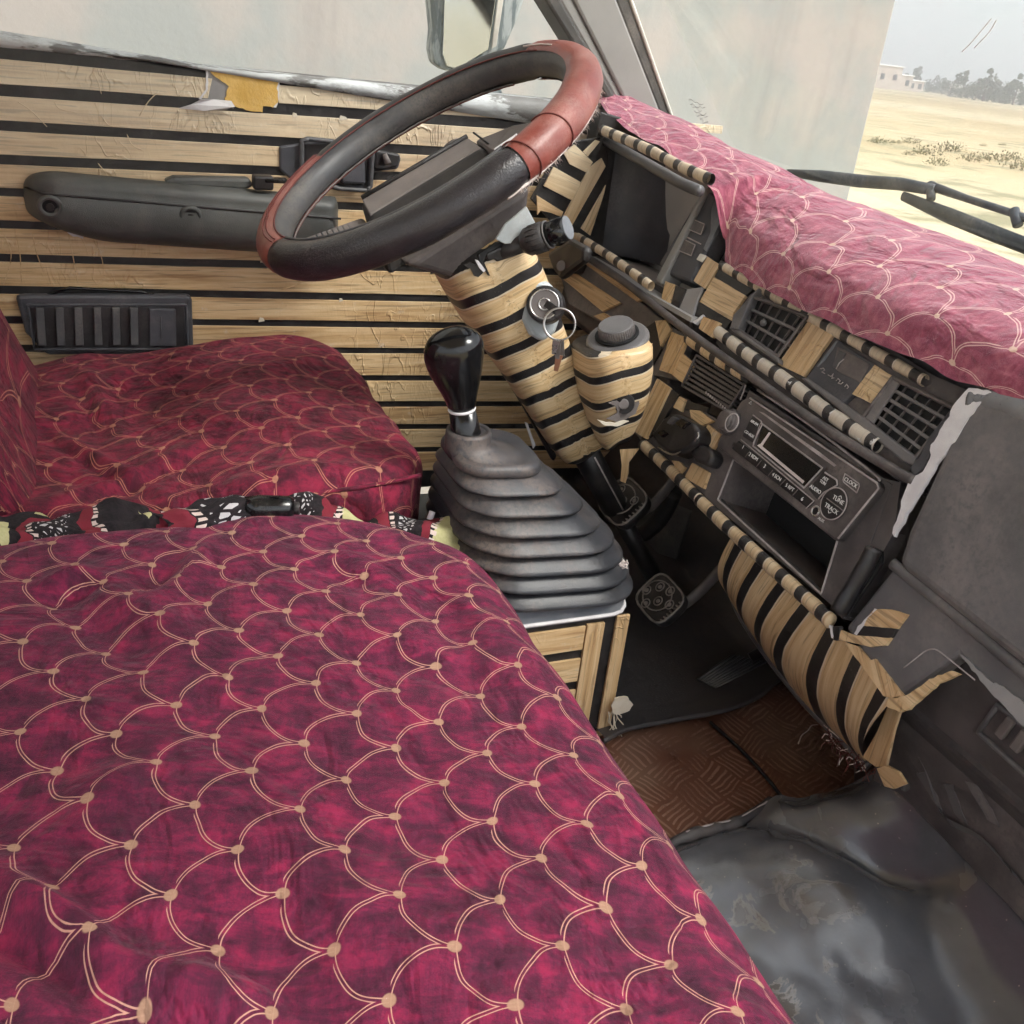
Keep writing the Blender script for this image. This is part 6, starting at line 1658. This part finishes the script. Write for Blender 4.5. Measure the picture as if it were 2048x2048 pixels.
tube('blade_arm', [(0.4171,0.905,0.5992),(0.4767,0.905,0.596),(0.5486,0.905,0.5935),(0.6081,0.905,0.5893),(0.738,0.905,0.5802)], [.006, .0045, .0045, .005, .005], M['wiper'], wp2, seg=10)
tube('hinge', [(0.5531,0.905,0.5972), (0.5694,0.9,0.5836)], .006, M['wiper'], wp2, seg=12)


# ------------------------------------------------------------------ floor
tag(box('cab_floor', (.75, .2, -.03), (1.6, 1.7, .03), M['dark'], bevel=0), kind='structure')
def checker_plate():
    """worn brown sheet with a tread-plate pattern of short bars in alternating directions"""
    t = NT('brown tread plate sheet')
    uv = t.coord('UV')
    wv = t.n.new('ShaderNodeVectorMath'); wv.operation = 'ADD'
    ns = t.n.new('ShaderNodeVectorMath'); ns.operation = 'SCALE'; ns.inputs['Scale'].default_value = .03
    t.link(t.noise(uv, 14, 2, .5, 0, 1), ns.inputs[0]); t.link(uv, wv.inputs[0]); t.link(ns.outputs[0], wv.inputs[1])
    m = wv.outputs[0]
    s = t.n.new('ShaderNodeSeparateXYZ'); t.link(m, s.inputs[0])
    C = .046
    U, V = t.math('DIVIDE', s.outputs[0], C), t.math('DIVIDE', s.outputs[1], C)
    par = t.math('FLOORED_MODULO', t.math('ADD', t.math('FLOOR', U), t.math('FLOOR', V)), 2.0)
    fu, fv = t.math('FRACT', U), t.math('FRACT', V)
    def bars(a, b):
        ln = t.math('LESS_THAN', t.math('ABSOLUTE', t.math('SUBTRACT', t.math('FRACT', t.math('MULTIPLY', a, 6.0)), .5)), .17)
        e = t.math('LESS_THAN', t.math('ABSOLUTE', t.math('SUBTRACT', b, .5)), .44)
        return t.math('MULTIPLY', ln, e)
    bar = t.math('ADD', t.math('MULTIPLY', bars(fu, fv), par), t.math('MULTIPLY', bars(fv, fu), t.math('SUBTRACT', 1.0, par)))
    o = t.coord()
    wear = t.step(t.noise(o, 13, 6, .7), .38, .58)
    col = t.mix(t.noise(o, 12, 6, .65), (.085, .030, .018), (.19, .085, .050))
    col = t.mix(t.math('MULTIPLY', t.step(t.noise(o, 5, 4), .45, .65), .6), col, (.20, .13, .09))
    col = t.mix(t.math('MULTIPLY', t.math('MULTIPLY', bar, wear), .55), col, (.36, .23, .17))
    return t.out(col, .30, t.bump(t.math('MULTIPLY', bar, wear), .8, .0016), Specular_IOR_Level=.7)
M['plate'] = checker_plate()
# brown sheet in the gap between the two mats
def z_plate(x, y): return .006 + .004 * nz(x * 9, y * 9)
surf('tread_sheet', lambda a, b: Vector((.50 + .60 * a, .34 + .42 * b, z_plate(.5 + .6 * a, .34 + .42 * b))), 40, 30, M['plate'], None, uvf=lambda a, b: (.6 * a + .21 * b, .42 * b - .2 * a))
sh = bpy.data.objects['tread_sheet']
tag(sh, 'brown tread plate sheet on the floor between the two black mats', 'floor sheet')
# seam in the brown sheet
sp_ = smooth_path([Vector(p) + Vector((0, 0, .003)) for p in [(0.6575,0.5582,0.008),(0.6962,0.5643,0.008),(0.7324,0.5673,0.008),(0.7662,0.5673,0.008),(0.7919,0.5655,0.008)]], 5)
tube('sheet_seam', sp_, .0022, M['pit'], sh, seg=6)

# dark mat of the driver's footwell, running up the toe board
edge = [Vector(p) for p in [(0.6634,0.4126,0.014),(0.6516,0.444,0.014),(0.6492,0.4876,0.014),(0.6496,0.5344,0.014),(0.6498,0.5721,0.014),(0.6449,0.6105,0.014),(0.634,0.6469,0.014),(0.6128,0.6878,0.014),(0.5694,0.7867,0.014),(0.5313,0.8583,0.014)]]
edge = smooth_path(edge, 6)
ne = len(edge)
def foot(a, b):
    i = a * (ne - 1)
    e = edge[int(i)].lerp(edge[min(ne - 1, int(i) + 1)], i - int(i))
    x = e.x - .72 * b
    y = e.y + .02 * b
    z = .014 + .008 * math.exp(-(b / .03) ** 2)
    if y > .70:                          # toe board
        z += (y - .70) * 1.1
    return Vector((x, y, z + .005 * nz(x * 9, y * 9) * min(1, b * 8)))
fm = surf('footwell_mat', foot, 70, 60, M['mat_dark'], None, uvf=lambda a, b: (a, b))
tag(fm, 'dark rubber mat in the driver footwell below the pedals', 'floor mat')
tube('mat_edge', [e + Vector((0, -.002, .004 + .001 * nz(i * .5))) for i, e in enumerate(edge)], .0034, M['mat_dark'], fm, seg=8)
# left part of the footwell, behind the column
slab('kick_board', [(-.03, .80, -.02), (.80, .80, -.02), (.80, .80, .45), (-.03, .80, .45)], .03, M['mat_dark'], fm, bevel=0)
slab('loose_flap', [(0.1776,0.7,0.0414),(0.2589,0.7,0.1019),(0.3397,0.7,0.1223),(0.3257,0.7,0.0327),(0.2268,0.7,-0.001),(0.1857,0.7,0.0031)], .002, M['grey_vinyl'], fm, bevel=.001)
tag(bpy.data.objects['loose_flap'], 'brown grey flap of carpet behind the column')
tube('hose', smooth_path([(0.2574,0.66,0.0404),(0.2908,0.66,0.0647),(0.319,0.66,0.0987),(0.337,0.66,0.1351),(0.3443,0.66,0.1571)], 6), .013, M['dark'], fm, seg=14)

# large black vinyl mat in the foreground right
me_ = [Vector(p) for p in [(0.8315,0.3756,0.022),(0.8222,0.4204,0.022),(0.8201,0.4566,0.022),(0.8204,0.4832,0.022),(0.8114,0.5167,0.022),(0.8044,0.5434,0.022),(0.8177,0.5528,0.022),(0.8278,0.5645,0.022),(0.8266,0.5911,0.022)]]
me_ += [Vector((0.8345,0.6086,0.04)), Vector((0.8539,0.6156,0.07)), Vector((0.8787,0.6138,0.098)), Vector((0.9103,0.5933,0.1266))]
me_ = smooth_path(me_, 6)
nm = len(me_)
def vm(a, b):
    i = a * (nm - 1)
    e = me_[int(i)].lerp(me_[min(nm - 1, int(i) + 1)], i - int(i))
    dr = Vector((.52 + .38 * a, -.42 * (1 - a), 0))
    p = e + dr * b * .95
    roll = math.exp(-(b / .03) ** 2)
    def hump(cx, cy, rx, ry, h, ang):
        c, s = math.cos(ang), math.sin(ang)
        dx, dy = p.x - cx, p.y - cy
        u, v = dx * c + dy * s, -dx * s + dy * c
        return h * math.exp(-(u / rx) ** 2 - (v / ry) ** 2)
    z = e.z - .010 * roll
    z += hump(HU[0][0], HU[0][1], .085, .045, .045, .5) + hump(HU[1][0], HU[1][1], .10, .06, .028, .4)
    z -= hump(HU[2][0], HU[2][1], .075, .016, .026, .62)
    z += .011 * nz(p.x * 6, p.y * 6, 1) + .005 * nz(p.x * 15, p.y * 15, 2) + .0022 * nz(p.x * 38, p.y * 38, 5) + .004 * abs(nz(p.x * 13, p.y * 9, 8))
    return Vector((p.x, p.y, max(z, .010)))
HU = [(0.8862,0.5954,0.03), (0.9485,0.5179,0.03), (0.9306,0.5738,0.03)]
def vinyl_mat():
    t = NT('worn black vinyl mat')
    o = t.coord()
    n1 = t.noise(o, 6, 6, .62)
    col = t.mix(t.step(n1, .3, .7), (.080, .085, .098), (.130, .135, .148))
    br = t.step(t.noise(o, 4, 5, .6, .5), .50, .68)
    col = t.mix(t.math('MULTIPLY', br, .5), col, (.17, .135, .11))
    p = t.noise(o, 16, 8, .62, .6)
    msk = t.step(t.noise(o, 6.5, 3, .5), .50, .56)
    peel = t.math('MULTIPLY', t.step(p, .54, .56), msk)
    rimm = t.math('MULTIPLY', t.math('MULTIPLY', t.step(p, .52, .535), t.math('SUBTRACT', 1.0, t.step(p, .555, .57))), msk)
    col = t.mix(t.math('MULTIPLY', peel, .7), col, (.115, .100, .085))
    col = t.mix(t.math('MULTIPLY', rimm, .5), col, (.28, .26, .24))
    dots = t.math('LESS_THAN', t.voro(o, 90), .06)
    col = t.mix(t.math('MULTIPLY', dots, .6), col, (.40, .36, .32))
    scr = t.step(t.noise(t.mapping(o, (20, 160, 60), rot=(0, 0, .7)), 1.0, 3, .6), .70, .74)
    col = t.mix(t.math('MULTIPLY', scr, .3), col, (.30, .29, .29))
    r = t.math('ADD', .26, t.math('MULTIPLY', br, .2))
    h = t.math('ADD', t.math('ADD', t.math('MULTIPLY', t.noise(o, 260, 4), .3), t.math('MULTIPLY', t.noise(o, 55, 5, .65), .9)), t.math('MULTIPLY', peel, -.7))
    return t.out(col, r, t.bump(h, .35, .0012), Specular_IOR_Level=.9, Coat_Weight=.7, Coat_Roughness=.20)
M['vinyl_mat'] = vinyl_mat()
gm = surf('floor_mat', vm, 130, 130, M['vinyl_mat'], None, uvf=lambda a, b: (a, b))
tag(gm, 'large buckled black vinyl mat with peeling patches at the lower right', 'floor mat')
tube('rolled_edge', [e + Vector((0, 0, -.003 + .003 * nz(i * .4))) for i, e in enumerate(me_)], [.006 + .003 * nz(i * .3, 4) for i in range(nm)], M['mat_dark'], gm, seg=10)
tube('edge_crack', [e + Vector((-.002, .0045, .002 + .001 * nz(i * .8))) for i, e in enumerate(me_[6:40])], .0012, M['edge_wear_glint'], gm, seg=5)

# ------------------------------------------------------------------ pedals
def pedal(name, label, c, ux, uy, w, h, pads, arm_to, group='floor pedals'):
    """worn rubber-faced pedal: c centre, ux across, uy up the face"""
    t = thing(name, label, 'pedal', c, group)
    c, ux, uy = Vector(c), Vector(ux).normalized(), Vector(uy)
    n = ux.cross(uy).normalized()
    uy = n.cross(ux)
    if n.z < 0: n = -n
    P = []
    for k in range(40):
        a = 2 * math.pi * k / 40
        P.append(c + ux * math.copysign(abs(math.cos(a)) ** .55, math.cos(a)) * w + uy * math.copysign(abs(math.sin(a)) ** .55, math.sin(a)) * h)
    slab('pad', P, .014, M['dark'], t, bevel=.003)
    outline('pad_rim', [P[k] for k in range(0, 40, 2)], .0016, M['dust_grey'], t, proud=.001)
    Q = []
    for k in range(24):
        a = 2 * math.pi * k / 24
        Q.append(c + ux * (-.006 + math.cos(a) * w * .72) + uy * math.sin(a) * h * .74)
    outline('pad_groove', Q, .0010, M['dust_grey'], t, proud=.0012)
    for (u, v) in pads:
        q = c + ux * u + uy * v
        ring('stud_ring', q + n * .001, n, .0062, .0009, M['dust_grey'], t, seg=20, ms=6)
        disc('stud', q, n, .0030, .0018, M['dust_grey'], t, seg=12, bevel=.0005)
    for k in range(7):
        q = c + ux * w * .86 + uy * h * (-.62 + .2 * k)
        box('side_mark', q + n * .0006, (.0045, .0030, .0012), M['dust_grey'], t, bevel=.0003)
    tube('arm', smooth_path([c - n * .012, c - n * .035 + Vector((0, .03, .02)), Vector(arm_to)], 6), .0085, M['hub'], t, seg=12, sx=.6)
    return t
bc = (0.4954,0.5664,0.085)
pedal('brake_pedal', 'worn dusty brake pedal with round studs to the right of the column', bc, (1, 0, -.05), (0, .68, .73), .035, .027,
      [(.004, .016), (-.014, .010), (.020, .004), (.002, -.004), (-.026, -.006), (-.010, -.018)], (.50, .74, .24))
cc_ = (0.3632,0.5686,0.16)
pedal('clutch_pedal', 'dusty clutch pedal half hidden behind the steering column', cc_, (1, 0, -.05), (0, .68, .73), .038, .030,
      [(.0, .0), (-.02, .010), (.016, .012)], (.33, .74, .30))
gp = thing('accelerator_pedal', 'flat ribbed accelerator pedal low under the striped panel', 'pedal', (0.5861,0.6332,0.02), 'floor pedals')
G4 = [Vector((0.5986,0.5723,0.03)), Vector((0.613,0.5918,0.022)), Vector((0.6006,0.6746,0.04)), Vector((0.5894,0.6236,0.052))]
slab('plate', [tuple(p) for p in G4], .008, M['dark'], gp, bevel=.002)
gn = (G4[1] - G4[0]).cross(G4[3] - G4[0]).normalized()
if gn.z < 0: gn = -gn
for k in range(8):
    s = (k + .5) / 8
    tube('rib', [G4[0].lerp(G4[1], s) + gn * .001, G4[3].lerp(G4[2], s) + gn * .001], .0013, M['grey_vinyl'], gp, seg=6)
tube('arm', [G4[2].lerp(G4[3], .5), G4[2].lerp(G4[3], .5) + Vector((.01, .08, .05))], .007, M['dark'], gp, seg=10)


# ------------------------------------------------------------------ dusty air over the field
hz = bpy.data.materials.new('dusty air')
hz.use_nodes = True
hz.node_tree.nodes.clear()
ho = hz.node_tree.nodes.new('ShaderNodeOutputMaterial')
hv = hz.node_tree.nodes.new('ShaderNodeVolumePrincipled')
hv.inputs['Color'].default_value = (.93, .95, .92, 1)
hv.inputs['Density'].default_value = 0.0034
hv.inputs['Anisotropy'].default_value = 0.2
hz.node_tree.links.new(hv.outputs[0], ho.inputs['Volume'])
hb_ = box('haze', (0, 0, 0), (1000, 1000, 50), None, None, bevel=0)
hb_.data.materials.append(hz)
tag(hb_, kind='stuff')
